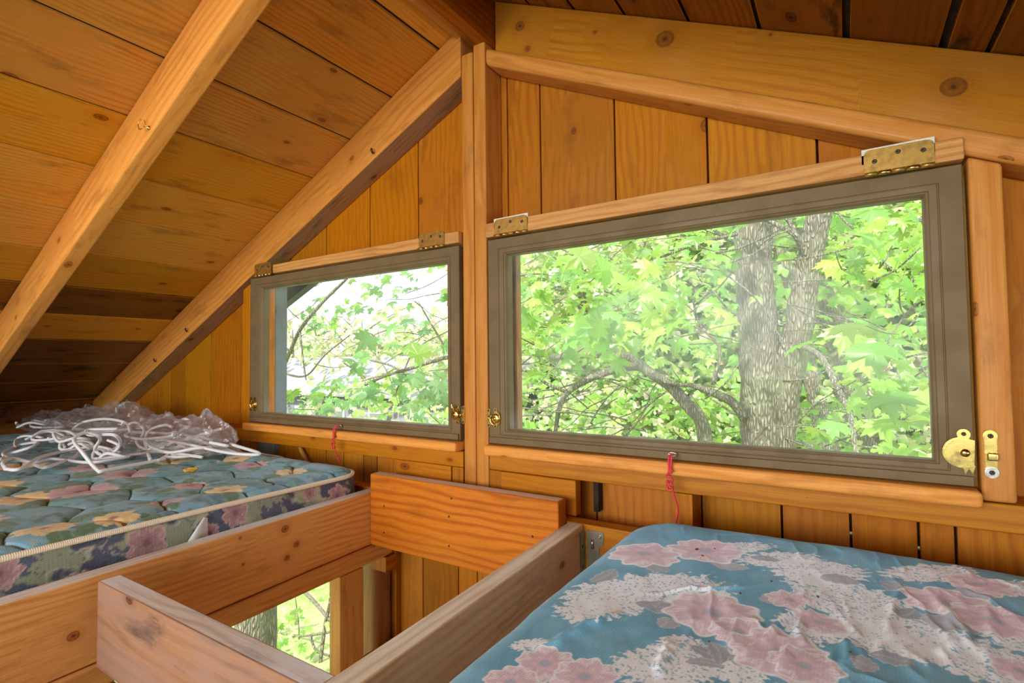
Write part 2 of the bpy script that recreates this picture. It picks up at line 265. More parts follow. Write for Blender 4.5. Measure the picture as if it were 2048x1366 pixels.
class Lum:
    """collects pieces of timber into one mesh with grain-aligned UVs and a natural tone per board"""
    def __init__(s): s.bm = bmesh.new(); s.uv = s.bm.loops.layers.uv.new('UVMap'); s.col = s.bm.loops.layers.float_color.new('tint'); s.dn = s.bm.faces.layers.int.new('done')
    def hexa(s, P8, grain, bev=0.003, mi=0, topmi=None, botmi=None, seg=2, tint=None, off=None):
        # P8: bottom four (ccw from above) then top four
        vs = [s.bm.verts.new(Vector(p)) for p in P8]
        fs = [s.bm.faces.new([vs[i] for i in q]) for q in ((3, 2, 1, 0), (4, 5, 6, 7), (0, 1, 5, 4), (1, 2, 6, 5), (2, 3, 7, 6), (3, 0, 4, 7))]
        for f in fs: f.material_index = mi
        if topmi is not None: fs[1].material_index = topmi
        if botmi is not None: fs[0].material_index = botmi
        faces = set(fs)
        if bev > 0:
            es = list({e for f in fs for e in f.edges}); r = bmesh.ops.bevel(s.bm, geom=es, offset=bev, segments=seg, affect='EDGES', profile=0.5, clamp_overlap=True)
        faces = [f for f in s.bm.faces if f[s.dn] == 0]
        g = Vector(grain).normalized(); ox, oy = off if off else (random.uniform(0, 40), random.uniform(0, 40))
        t = tint or (random.random(), random.random(), random.random(), 1)
        a = g.orthogonal().normalized() if abs(g.z) > 0.99 else Vector((0, 0, 1)); c = (a-g*a.dot(g)).normalized(); d = g.cross(c)
        for f in faces:
            f[s.dn] = 1; n = f.normal if f.normal.length > 0.1 else Vector((0, 0, 1)); f.normal_update(); n = f.normal
            if abs(n.dot(g)) > 0.8:
                for l in f.loops: p = l.vert.co; l[s.uv].uv = (ox+p.dot(c)*0.25+9, oy+p.dot(d)*1.0)
            else:
                isc = abs(n.dot(c)) > abs(n.dot(d)); k = 3.3 if n.dot(c if isc else d) > 0 else 7.7
                for l in f.loops: p = l.vert.co; l[s.uv].uv = (ox+p.dot(g), oy+(p.dot(d) if isc else p.dot(c)+1.37)+k)
            for l in f.loops: l[s.col] = t
            f.smooth = True
        return faces
    def box(s, x0, x1, y0, y1, z0, z1, grain, **k):
        return s.hexa([(x0, y0, z0), (x1, y0, z0), (x1, y1, z0), (x0, y1, z0), (x0, y0, z1), (x1, y0, z1), (x1, y1, z1), (x0, y1, z1)], grain, **k)
    def slope(s, x0, x1, y0, y1, zb0, zb1, zt0, zt1, grain=None, **k):   # a member running along X with its own bottom and top heights at both ends
        return s.hexa([(x0, y0, zb0), (x1, y0, zb1), (x1, y1, zb1), (x0, y1, zb0), (x0, y0, zt0), (x1, y0, zt1), (x1, y1, zt1), (x0, y1, zt0)], grain or (x1-x0, 0, zt1-zt0), **k)
    def done(s, name, mats, parent=None):
        me = bpy.data.meshes.new(name); s.bm.normal_update(); s.bm.to_mesh(me); s.bm.free(); return place(name, me, mats, parent, True)
def timber(name, mats, label, cat, fn, group=None, kind=None, parent=None):
    L = Lum(); fn(L); o = L.done(name, mats, parent)
    return tag(o, label, cat, group, kind)
def pydata(name, verts, faces, mats, parent=None, smooth=True, colors=None, cname='tint', uv=None, wn=False):
    me = bpy.data.meshes.new(name)
    verts = np.asarray(verts, float)
    if isinstance(faces, np.ndarray):
        k = faces.shape[1]; me.vertices.add(len(verts)); me.vertices.foreach_set('co', verts.ravel()); me.loops.add(faces.size); me.polygons.add(len(faces))
        me.loops.foreach_set('vertex_index', faces.ravel().astype(np.int32)); me.polygons.foreach_set('loop_start', np.arange(0, faces.size, k, dtype=np.int32)); me.polygons.foreach_set('loop_total', np.full(len(faces), k, dtype=np.int32)); me.update(calc_edges=True); me.validate()
    else: me.from_pydata(verts.tolist(), [], faces); me.update()
    if colors is not None:
        a = me.color_attributes.new(cname, 'FLOAT_COLOR', 'POINT'); c = np.ones((len(verts), 4)); c[:, :3] = colors; a.data.foreach_set('color', c.ravel())
    if uv is not None:
        l = me.uv_layers.new(name='UVMap'); idx = np.empty(len(me.loops), dtype=np.int32); me.loops.foreach_get('vertex_index', idx); l.data.foreach_set('uv', np.asarray(uv)[idx].ravel())
    me.polygons.foreach_set('use_smooth', np.full(len(me.polygons), smooth)); return place(name, me, mats, parent, wn)
def tube_data(pts, rad, seg=8, cap=True):
    pts = np.asarray(pts, float); n = len(pts); rad = np.full(n, rad) if np.isscalar(rad) else np.interp(np.linspace(0, 1, n), np.linspace(0, 1, len(rad)), rad)
    t = np.gradient(pts, axis=0); t /= np.linalg.norm(t, axis=1)[:, None]+1e-12
    a = np.cross(t[0], (0, 0, 1)); a = np.cross(t[0], (1, 0, 0)) if np.linalg.norm(a) < 0.1 else a; a /= np.linalg.norm(a)
    V = []; UV = []; L = np.concatenate([[0], np.cumsum(np.linalg.norm(np.diff(pts, axis=0), axis=1))]); ang = np.arange(seg)/seg*2*np.pi
    for i in range(n):
        a = a-t[i]*a.dot(t[i]); a /= np.linalg.norm(a); b = np.cross(t[i], a)
        V.append(pts[i]+rad[i]*(np.cos(ang)[:, None]*a+np.sin(ang)[:, None]*b)); UV.append(np.stack([np.full(seg, L[i]), np.arange(seg)/seg], 1))
    V = np.concatenate(V); UV = np.concatenate(UV); Fs = []
    for i in range(n-1):
        for j in range(seg): k = (j+1) % seg; Fs.append((i*seg+j, i*seg+k, (i+1)*seg+k, (i+1)*seg+j))
    if cap: Fs.append(tuple(range(seg))[::-1]); Fs.append(tuple((n-1)*seg+j for j in range(seg)))
    return V, Fs, UV
def spline(P, n=12):
    P = np.asarray(P, float); Q = np.vstack([2*P[0]-P[1], P, 2*P[-1]-P[-2]]); out = []
    for i in range(1, len(Q)-2):
        t = np.linspace(0, 1, n, endpoint=False)[:, None]; p0, p1, p2, p3 = Q[i-1:i+3]
        out.append(0.5*((2*p1)+(-p0+p2)*t+(2*p0-5*p1+4*p2-p3)*t**2+(-p0+3*p1-3*p2+p3)*t**3))
    return np.vstack(out+[P[-1:]])
def tubes(name, lst, mats, parent=None, seg=8):
    V = []; Fs = []; U = []; o = 0
    for pts, rad in lst:
        v, f, u = tube_data(pts, rad, seg); V.append(v); U.append(u); Fs += [tuple(i+o for i in q) for q in f]; o += len(v)
    return pydata(name, np.vstack(V), Fs, mats, parent, uv=np.vstack(U))
def plate(name, pts, y0, y1, mat, parent=None, bev=0.0006, hole=None):
    """an outline in the plane of the gable wall (x, z), from depth y0 (front) to y1, edges eased"""
    bm = bmesh.new(); vs = [bm.verts.new((p[0], y0, p[1])) for p in pts]; f = bm.faces.new(vs)
    if f.normal.y > 0 or (bm.normal_update() or f.normal.y > 0): f.normal_flip()
    r = bmesh.ops.extrude_face_region(bm, geom=[f]); 
    for v in r['geom']:
        if isinstance(v, bmesh.types.BMVert): v.co.y = y1
    bm.normal_update(); bmesh.ops.recalc_face_normals(bm, faces=bm.faces)
    if bev: bmesh.ops.bevel(bm, geom=[e for e in bm.edges if all(abs(v.co.y-y0) < 1e-6 for v in e.verts)], offset=bev, segments=2, affect='EDGES')
    me = bpy.data.meshes.new(name); bm.to_mesh(me); bm.free(); me.polygons.foreach_set('use_smooth', np.full(len(me.polygons), False)); return place(name, me, mat, parent)
def circ(cx, cz, r, n=20, a0=0, a1=2*math.pi): return [(cx+r*math.cos(a0+(a1-a0)*i/n), cz+r*math.sin(a0+(a1-a0)*i/n)) for i in range(n)]
def lathe(name, prof, c, axis, mat, parent=None, n=18):
    """profile [(radius, height)] spun about axis through c"""
    ax = Vector(axis).normalized(); a = ax.orthogonal().normalized(); b = ax.cross(a); V = []; Fs = []
    for r, h in prof:
        for j in range(n): t = 2*math.pi*j/n; V.append(Vector(c)+ax*h+(a*math.cos(t)+b*math.sin(t))*r)
    for i in range(len(prof)-1):
        for j in range(n): k = (j+1) % n; Fs.append((i*n+j, i*n+k, (i+1)*n+k, (i+1)*n+j))
    Fs.append(tuple(range(n))[::-1]); Fs.append(tuple((len(prof)-1)*n+j for j in range(n)))
    return pydata(name, [tuple(v) for v in V], Fs, mat, parent)
def screw(c, parent, r=0.0035, axis=(0, -1, 0), name='screw', mat='screw'):
    return lathe(name, [(r, 0), (r, 0.0008), (r*0.8, 0.0016), (r*0.35, 0.0019), (r*0.3, 0.001)], c, axis, M[mat], parent, 10)
# ================================================================ THE SHELL
RL = lambda x: 1.42+0.46*x          # underside of the left roof slope
RR = lambda x: 0.657-0.475*x        # underside of the right roof slope
YW = 1.285                          # inner face of the gable boards
XRIDGE = -0.862
# gable wall boards (they stop at the two window openings)
def wall_front(L):
    def col(x0, x1, lo=None, y=YW, tint=None, part=None):
        xm = (x0+x1)/2; lo_ = -2.35 if lo is None else lo
        # openings: left window, right window
        for a, b, (zl, zh) in ((-1.975, -0.955, (-0.235, 0.335)), (-0.815, 0.16, (-0.235, 0.335))):
            pass
        segs = [(lo_, None)]
        for a, b in ((-1.985, -0.95), (-0.825, 0.165)):
            if x1 > a+1e-4 and x0 < b-1e-4: segs = [(lo_, -0.24), (0.345, None)]
        if part is not None: segs = [segs[part]]
        off = (random.uniform(0, 40), random.uniform(0, 40)); tint = tint or (random.uniform(0.3, 0.9), random.random(), random.random(), 1)
        for z0, z1 in segs:
            f = (lambda x: min(RL(x), RR(x)))
            t0, t1 = (z1, z1) if z1 is not None else (f(x0), f(x1))
            L.hexa([(x0, y, z0), (x1, y, z0), (x1, y+0.019, z0), (x0, y+0.019, z0), (x0, y, t0), (x1, y, t1), (x1, y+0.019, t1), (x0, y+0.019, t0)], (0, 0, 1), bev=0.0012, seg=1, tint=tint, off=off)
    xs_left = [-3.52, -3.33, -3.147, -2.935, -2.82, -2.682, -2.453, -2.211, -1.985]
    for a, b in zip(xs_left, xs_left[1:]): col(a+0.002, b-0.002, lo=-0.52, tint=(0.25 if abs(a+2.82) < 0.01 else random.uniform(0.4, 0.8), random.random(), 0.5, 1))
    up = [-1.985, -1.86, -1.644, -1.408, -1.179, -0.95]; lw = [-1.985, -1.75, -1.644, -1.547, -1.442, -1.375]
    for a, b in zip(up, up[1:]): col(a+0.0022, b-0.0022, lo=-0.52, part=1)
    for a, b in zip(lw, lw[1:]): col(a+0.002, b-0.002, lo=-0.52, part=0)
    for a, b in ((-1.375, -1.166), (-1.166, -1.022), (-1.022, -0.95)): col(a+0.002, b-0.002, part=0)
    col(-0.948, -0.827)
    tn = lambda: (random.uniform(0.5, 0.85), random.random(), random.random(), 1)
    for lst, pt in (([-0.825, -0.714, -0.492, -0.262, -0.038, 0.165], 1), ([-0.825, -0.714, -0.56, -0.295, -0.127, -0.001, 0.1095, 0.165], 0), ([0.165, 0.30, 0.46, 0.66, 0.86, 1.05, 1.25, 1.45, 1.65, 1.80], None)):
        for a, b in zip(lst, lst[1:]): col(a+0.0022, b-0.0022, tint=tn(), part=pt)
timber('wall_front', M['wall'], 'orange pine boards standing upright across the gable end', None, wall_front, kind='structure')
# cover strips outside the joints; two short breaks let daylight through
def battens(L):
    for x in (-0.001, 0.1095):
        zb = -0.366 if x < 0.05 else -0.376
        L.box(x-0.02, x+0.02, 1.3045, 1.318, -2.3, zb-0.004, (0, 0, 1), bev=0); L.box(x-0.02, x+0.02, 1.3045, 1.318, zb+0.004, -0.25, (0, 0, 1), bev=0)
    for x in (-3.33, -3.147, -2.935, -2.82, -2.682, -2.453, -2.211): L.box(x-0.02, x+0.02, 1.3045, 1.318, -0.52, RL(x)-0.03, (0, 0, 1), bev=0)
    for x in (-1.75, -1.644, -1.547, -1.442): L.box(x-0.02, x+0.02, 1.3045, 1.318, -0.52, -0.25, (0, 0, 1), bev=0)
    for x in (-1.86, -1.644, -1.408, -1.179, -0.95): L.box(x-0.02, x+0.02, 1.3045, 1.318, 0.345, RL(x)-0.03, (0, 0, 1), bev=0)
    for x in (-1.375, -1.166, -1.022, -0.95): L.box(x-0.02, x+0.02, 1.3045, 1.318, -2.3, -0.25, (0, 0, 1), bev=0)
    for x in (-0.714, -0.56, -0.295, -0.127): L.box(x-0.02, x+0.02, 1.3045, 1.318, -2.3, -0.25, (0, 0, 1), bev=0)
    for x in (-0.714, -0.492, -0.262, -0.038): L.box(x-0.02, x+0.02, 1.3045, 1.318, 0.345, RR(x)-0.03, (0, 0, 1), bev=0)
    L.box(-0.87, -0.82, 1.3045, 1.318, -2.3, 0.98, (0, 0, 1), bev=0)
    for x in (0.165, 0.30, 0.46, 0.66, 0.86, 1.05, 1.25, 1.45, 1.65): L.box(x-0.02, x+0.02, 1.3045, 1.318, -2.3, RR(x)-0.03, (0, 0, 1), bev=0)
timber('trim_1', M['dark'], 'dark cover strips behind the joints of the gable boards', None, battens, kind='structure')
# roof boards
def ceiling(L):
    xs = [-0.862, -1.02, -1.221, -1.42, -1.623, -1.83, -2.03, -2.238, -2.44, -2.64, -2.84, -3.06, -3.25, -3.47, -3.62]
    for i, (a, b) in enumerate(zip(xs, xs[1:])):
        g = 0.0046; x1 = a-(g if i else 0); x0 = b+g; dark = {8: 0.30, 10: 0.25, 11: 0.2, 12: 0.15, 7: 0.45}.get(i, random.uniform(0.5, 0.95))
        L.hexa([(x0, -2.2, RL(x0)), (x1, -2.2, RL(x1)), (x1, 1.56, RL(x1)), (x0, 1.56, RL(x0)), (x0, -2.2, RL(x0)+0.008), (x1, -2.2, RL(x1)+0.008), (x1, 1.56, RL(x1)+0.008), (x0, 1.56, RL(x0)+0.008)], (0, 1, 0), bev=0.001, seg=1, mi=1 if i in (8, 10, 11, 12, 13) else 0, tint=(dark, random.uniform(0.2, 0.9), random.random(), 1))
    xs = [-0.862, -0.72, -0.583, -0.444, -0.288, -0.138, 0.018, 0.173, 0.233, 0.40, 0.60, 0.80, 1.0, 1.2, 1.4, 1.6, 1.8, 1.95]
    for i, (a, b) in enumerate(zip(xs, xs[1:])):
        g = 0.0042 if abs(b-0.173) > 0.01 else 0.009; x0 = a+(g if i else 0); x1 = b-g
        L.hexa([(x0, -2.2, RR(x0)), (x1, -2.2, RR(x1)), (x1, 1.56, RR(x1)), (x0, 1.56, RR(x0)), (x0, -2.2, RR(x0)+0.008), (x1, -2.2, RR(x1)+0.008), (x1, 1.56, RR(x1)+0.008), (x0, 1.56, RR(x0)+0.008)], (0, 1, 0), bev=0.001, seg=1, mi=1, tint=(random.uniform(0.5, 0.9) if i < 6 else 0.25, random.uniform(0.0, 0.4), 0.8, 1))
timber('ceiling', [M['roof'], M['roofdark']], 'sawn pine roof boards running along both slopes', None, ceiling, kind='structure')
def felt(L):
    for a, b, f in ((-3.66, -0.862, RL), (-0.862, 1.99, RR)):
        L.hexa([(a, -2.25, f(a)+0.0085), (b, -2.25, f(b)+0.0085), (b, 1.60, f(b)+0.0085), (a, 1.60, f(a)+0.0085), (a, -2.25, f(a)+0.04), (b, -2.25, f(b)+0.04), (b, 1.60, f(b)+0.04), (a, 1.60, f(a)+0.04)], (0, 1, 0), bev=0)
timber('trim_2', M['dark'], 'dark roofing laid over the boards', None, felt, kind='structure')
def side_left(L):
    for z0, z1 in ((-0.52, -0.40), (-0.40, -0.28), (-0.28, -0.18)): L.box(-3.52, -3.50, -2.1, 1.285, z0, z1, (0, 1, 0), tint=(0.1, 0.4, 0.5, 1))
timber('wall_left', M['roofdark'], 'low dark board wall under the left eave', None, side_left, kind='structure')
def side_right(L):
    for i in range(18): y = -2.1+i*0.19; L.box(1.80, 1.82, y, y+0.186, -2.35, RR(1.8) if not -1.7 < y+0.09 < 0.7 else -0.49, (0, 0, 1), bev=0.001)  # boards cut short midway: an added, unseen opening for light
timber('wall_right', M['wall'], 'board wall under the right eave', None, side_right, kind='structure')
def back(L):
    x = -3.5
    while x < 1.8:
        x1 = min(x+0.2, 1.8); xm = (x+x1)/2; top = min(RL(x), RR(x), RL(x1), RR(x1))
        if -2.7 < xm < 1.1: segs = [(-0.55, -0.48), (0.70, top)] if top > 0.71 else [(-0.55, -0.48)]  # unseen opening, made wide to let more light in
        else: segs = [(-0.55, top)]
        if xm > -1.2: segs = [(z0 if z0 > -0.5 else (-0.55 if -0.25 < xm < 1.05 else -2.35), z1) for z0, z1 in segs]
        for z0, z1 in segs:
            if z1 > z0+0.02: L.box(x, x1-0.003, -2.1, -2.08, z0, z1, (0, 0, 1), bev=0.001)
        x = x1
timber('wall_back', M['wall'], 'board wall with a wide opening behind the viewer', None, back, kind='structure')
def lower_floor(L):
    x = -1.4
    while x < 1.8: L.box(x, x+0.136, -2.1, 1.285, -2.37, -2.345, (0, 1, 0), bev=0.001); x += 0.14
timber('floor', M['rough'], 'plank floor of the room below the loft', None, lower_floor, kind='structure')
def deck(L):
    x = -3.50
    while x < -1.26: L.box(x, min(x+0.24, -1.262), -2.05, 1.15, -0.492, -0.474, (0, 1, 0), bev=0.001); x += 0.243
    x = -0.50
    while x < 1.78: L.box(x, min(x+0.24, 1.79), -2.05, 1.15, -0.53, -0.512, (0, 1, 0), bev=0.001); x += 0.243
timber('floor_loft', M['rough'], 'loft decking that carries both mattresses', None, deck, kind='structure')
# ================================================================ FRAMING
# main post: two studs side by side below the ridge
for x0, x1, top, lab in ((-0.930, -0.889, 0.902, 'left stud of the doubled pine post between the two windows'), (-0.887, -0.845, 0.918, 'right stud of the doubled pine post between the two windows')):
    timber('wall_post', M['rafter'], lab, 'post', lambda L: L.box(x0, x1, 1.2, 1.284, -0.388, top, (0, 0, 1), bev=0.005, tint=(0.35, 0.35, 0.6, 1)))
timber('wall_post', M['rafter'], 'pine post to the right of the wide window, under the sloping plate', 'post', lambda L: L.slope(0.191, 0.237, 1.2, 1.284, -0.25, -0.25, 0.352, 0.330, grain=(0, 0, 1), bev=0.006, tint=(0.4, 0.3, 0.6, 1)))
timber('wall_post', M['wall'], 'slim upright at the left edge of the smaller window, running up to the rafter', 'post', lambda L: L.slope(-2.052, -2.004, 1.2, 1.284, -0.25, -0.25, 0.30, 0.32, grain=(0, 0, 1), bev=0.003, tint=(0.7, 0.5, 0.5, 1)))
# gable rafters
def gab_l(L):
    a, b = -3.5, -0.932; bb = lambda x: 1.271+0.46*x
    L.slope(a, b, 1.2, 1.284, bb(a), bb(b), RL(a)-0.002, RL(b)-0.002, bev=0.005, botmi=1, tint=(0.62, 0.5, 0.5, 1))
r_l = timber('roof_rafter', [M['rafter'], M['rough']], 'pine rafter against the gable wall, rising left to right to the post', 'rafter', gab_l)
for (px, py) in ((747, 303), (375, 660), (312, 720)):
    c = at(px, py, Y=1.197); tubes('nail', [([c+np.array((0, -0.008, 0.007)), c+np.array((0, -0.010, 0.0)), c+np.array((0.001, -0.002, -0.008))], 0.0035)], M['screw'], r_l)
def big_l(L):
    a, b = -3.5, -0.90; bb = lambda x: 1.272+0.46*x
    L.slope(a, b, 0.618, 0.668, bb(a), bb(b), RL(a)-0.002, RL(b)-0.002, bev=0.006, tint=(0.95, 0.45, 0.35, 1))
timber('roof_rafter', M['rafter'], 'large pale rafter crossing the left roof slope in the foreground', 'rafter', big_l)
for i, y in enumerate((0.02, -0.58, -1.18, -1.78)):   # out of the picture, they carry the roof behind the viewer
    def rr(L):
        L.slope(-3.5, -0.90, y, y+0.05, 1.272-0.46*3.5, 1.272-0.46*0.9, RL(-3.5)-0.002, RL(-0.9)-0.002, bev=0.004)
    timber('roof_rafter', M['rafter'], 'rafter of the left slope behind the viewer', 'rafter', rr, group='rafters behind the viewer')
for i, y in enumerate((0.618, 0.02, -0.58, -1.18, -1.78)):
    timber('roof_rafter', M['rafter'], 'rafter of the right slope behind the viewer', 'rafter', lambda L: L.slope(-0.80, 1.78, y, y+0.05, RR(-0.8)-0.148, RR(1.78)-0.148, RR(-0.8)-0.002, RR(1.78)-0.002, bev=0.004), group='rafters behind the viewer')
timber('ridge_beam', M['header'], 'dark orange ridge beam running from above the post toward the viewer', 'beam', lambda L: L.box(-0.878, -0.836, -2.08, 1.284, 0.915, 1.055, (0, 1, 0), bev=0.004, tint=(0.0, 0.1, 0.9, 1)))
def ragged(L): L.hexa([(-0.96, -0.3, 0.945), (-0.88, -0.3, 0.98), (-0.88, 1.284, 0.98), (-0.945, 1.284, 0.955), (-0.96, -0.3, 0.962), (-0.88, -0.3, 0.998), (-0.88, 1.284, 0.998), (-0.945, 1.284, 0.972)], (0, 1, 0), bev=0.003, tint=(0.6, 0.6, 0.5, 1))
timber('roof_strip', M['rafter'], 'narrow knotty offcut tucked beside the ridge beam', 'strip', ragged)
timber('roof_rafter', M['wide'], 'wide knotty rafter board along the right roof slope above the sloping plate', 'rafter', lambda L: L.slope(-0.834, 1.78, 1.238, 1.284, 0.46-0.4755*-0.834, 0.46-0.4755*1.78, RR(-0.834)-0.002, RR(1.78)-0.002, bev=0.003, tint=(0.75, 0.6, 0.5, 1), off=(0, 0)))
timber('sloping_plate', M['rafter'], 'rounded sloping plate running down right from the post over the wide window', 'beam', lambda L: L.slope(-0.843, 1.42, 1.196, 1.284, 0.445+0.4755*0.843, 0.445-0.4755*1.42, 0.495+0.4755*0.843, 0.495-0.4755*1.42, bev=0.012, seg=4, tint=(0.45, 0.4, 0.5, 1)))
# rails below the windows
timber('wall_rail', M['wall'], 'horizontal rail under the smaller left window sill', 'rail', lambda L: L.box(-2.70, -0.934, 1.2, 1.284, -0.304, -0.258, (1, 0, 0), bev=0.003, tint=(0.8, 0.5, 0.5, 1)))
timber('wall_rail', M['beam'], 'long horizontal rail under the wide right window sill', 'rail', lambda L: L.box(-0.843, 1.40, 1.2, 1.284, -0.300, -0.2515, (1, 0, 0), bev=0.004, tint=(0.7, 0.4, 0.5, 1)))
timber('rim_joist', M['beam'], 'long orange rim joist lying along the gable wall behind both mattresses', 'joist', lambda L: L.box(-3.49, 1.78, 1.155, 1.199, -0.545, -0.39, (1, 0, 0), bev=0.003, tint=(0.75, 0.4, 0.5, 1)))
for x0, x1, y0, y1, lab, tn in ((-1.199, -0.979, 1.2, 1.225, 'knotty block under the left rail beside the post', 0.85), (-0.974, -0.934, 1.2, 1.23, 'narrow block between the knotty block and the post', 0.5), (-0.842, -0.803, 1.2, 1.225, 'narrow block just right of the post under the rail', 0.45), (-0.801, -0.577, 1.195, 1.225, 'wide flat block right of the post, behind the header board', 0.75), (-0.334, -0.295, 1.2, 1.262, 'short upright block behind the right red cord', 0.7)):
    timber('wall_block', M['wall'], lab, 'block', lambda L: L.box(x0, x1, y0, y1, -0.388, -0.3045 if x0 < -0.9 else -0.3005, (1, 0, 0) if x1-x0 > 0.1 else (0, 0, 1), bev=0.002, tint=(tn, 0.4, 0.5, 1)))
timber('wall_strip', M['dark'], 'thin dark strip beside the wide block', 'strip', lambda L: L.box(-0.556, -0.542, 1.255, 1.284, -0.388, -0.302, (0, 0, 1), bev=0.001))
# joists round the hatch
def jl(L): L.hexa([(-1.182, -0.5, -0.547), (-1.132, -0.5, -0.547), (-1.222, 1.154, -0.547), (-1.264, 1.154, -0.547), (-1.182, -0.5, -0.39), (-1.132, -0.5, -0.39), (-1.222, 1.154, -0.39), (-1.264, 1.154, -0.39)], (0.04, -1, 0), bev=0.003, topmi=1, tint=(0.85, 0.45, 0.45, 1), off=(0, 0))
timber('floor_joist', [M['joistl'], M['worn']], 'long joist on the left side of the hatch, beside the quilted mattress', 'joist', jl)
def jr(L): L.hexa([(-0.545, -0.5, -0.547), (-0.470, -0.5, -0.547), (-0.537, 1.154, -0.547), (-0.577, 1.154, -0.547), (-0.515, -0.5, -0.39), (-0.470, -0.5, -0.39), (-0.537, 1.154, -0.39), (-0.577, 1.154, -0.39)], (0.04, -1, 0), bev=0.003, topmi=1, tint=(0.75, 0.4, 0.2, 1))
timber('floor_joist', [M['tan'], M['worntan_sheen']], 'long worn joist on the right side of the hatch, next to the blue mattress', 'joist', jr)
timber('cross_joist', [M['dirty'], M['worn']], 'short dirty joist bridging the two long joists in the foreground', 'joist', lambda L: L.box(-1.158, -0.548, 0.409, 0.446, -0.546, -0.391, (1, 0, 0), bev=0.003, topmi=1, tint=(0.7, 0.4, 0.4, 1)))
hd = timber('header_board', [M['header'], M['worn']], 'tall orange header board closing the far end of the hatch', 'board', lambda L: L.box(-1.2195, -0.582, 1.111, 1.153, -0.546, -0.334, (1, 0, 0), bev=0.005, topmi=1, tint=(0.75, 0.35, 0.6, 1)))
for (px, py) in ((768, 1012), (768, 1065), (898, 1033), (898, 1092), (903, 997), (1065, 1073)):
    screw(at(px, py, Y=1.1112), hd, 0.0030, name='nail')
# low shelf planks in the dark bay nearest the viewer
for i, (y0, y1) in enumerate(((-0.2, 0.07), (0.075, 0.33), (0.335, 0.447))):
    timber('bay_plank', M['rough'], ['plank in the dark bay out of view', 'plank in the dark bay below the foreground joist', 'narrow plank under the foreground cross joist'][i], 'plank', lambda L: L.box(-1.19, -0.50, y0, y1, -0.615, -0.594, (1, 0, 0), bev=0.002, tint=(0.4, 0.4, 0.6, 1)))
# lower opening below the left joist
timber('opening_rail', M['joist'], 'rail fixed under the left joist over the lower opening', 'rail', lambda L: L.hexa([(-1.225, -0.5, -0.592), (-1.135, -0.5, -0.592), (-1.205, 1.19, -0.592), (-1.26, 1.19, -0.592), (-1.225, -0.5, -0.549), (-1.135, -0.5, -0.549), (-1.205, 1.19, -0.549), (-1.26, 1.19, -0.549)], (0.04, -1, 0), bev=0.003, tint=(0.65, 0.5, 0.5, 1)))
timber('rail_block', M['header'], 'small dark end block hanging under the far end of the opening rail', 'block', lambda L: L.box(-1.262, -1.198, 1.155, 1.199, -0.64, -0.594, (0, 1, 0), bev=0.002, tint=(0.2, 0.3, 0.6, 1)))
timber('wall_post', M['joist'], 'upright at the right edge of the lower opening', 'post', lambda L: L.box(-1.245, -1.200, 0.985, 1.070, -0.905, -0.594, (0, 0, 1), bev=0.003, tint=(0.6, 0.5, 0.6, 1)))
timber('opening_sill', M['header'], 'sill board at the foot of the lower opening', 'sill', lambda L: L.box(-1.29, -1.195, -0.5, 1.19, -0.945, -0.907, (0, 1, 0), bev=0.003, tint=(0.6, 0.35, 0.6, 1)))
timber('wall_post', M['rough'], 'rounded bark-edged upright behind the lower opening post', 'post', lambda L: L.box(-1.372, -1.296, 1.2, 1.284, -2.34, -0.55, (0, 0, 1), bev=0.022, seg=4, tint=(1.0, 0.8, 0.5, 1)))
timber('wall_left_lower', M['wall'], 'boards closing the wall below the lower opening', None, lambda L: [L.box(-1.275, -1.215, -2.0+i*0.2, -1.803+i*0.2, -2.345, -0.947, (0, 0, 1), bev=0.001) for i in range(16)], kind='structure')
timber('wall_board', M['wall'], 'proud pale board on the lower wall right of the bark-edged upright', 'board', lambda L: L.box(-1.270, -1.262, 1.262, 1.284, -2.3, -0.55, (0, 0, 1), bev=0.002, tint=(0.2, 0.3, 0.5, 1)))
# outside: barge rafter seen through the top left corner of the smaller window, and the outer reveal board
timber('barge_rafter', M['grey'], 'silver-grey outer rafter crossing the top left corner of the smaller window', 'rafter', lambda L: L.slope(-3.55, -0.9, 1.47, 1.51, 1.29-0.42*3.55-0.10, 1.29-0.42*0.9-0.10, RL(-3.55)-0.002, RL(-0.9)-0.002, bev=0.002))
timber('outer_casing', M['grey'], 'weathered grey board outside the left edge of the smaller window', 'board', lambda L: L.box(-2.04, -1.931, 1.263, 1.318, -0.6, 0.345, (0, 0, 1), bev=0.003))
timber('corner_stud', M['wall'], 'brown corner stud between glass and outer casing of the smaller window', 'post', lambda L: L.box(-1.975, -1.928, 1.232, 1.262, -0.235, 0.335, (0, 0, 1), bev=0.002, tint=(0.9, 0.2, 0.9, 1)))
timber('outer_casing', M['rough'], 'mossy brown board outside the left edge of the wide window', 'board', lambda L: L.box(-0.87, -0.783, 1.258, 1.284, -0.245, 0.40, (0, 0, 1), bev=0.002, tint=(1, 0.8, 0.3, 1)))
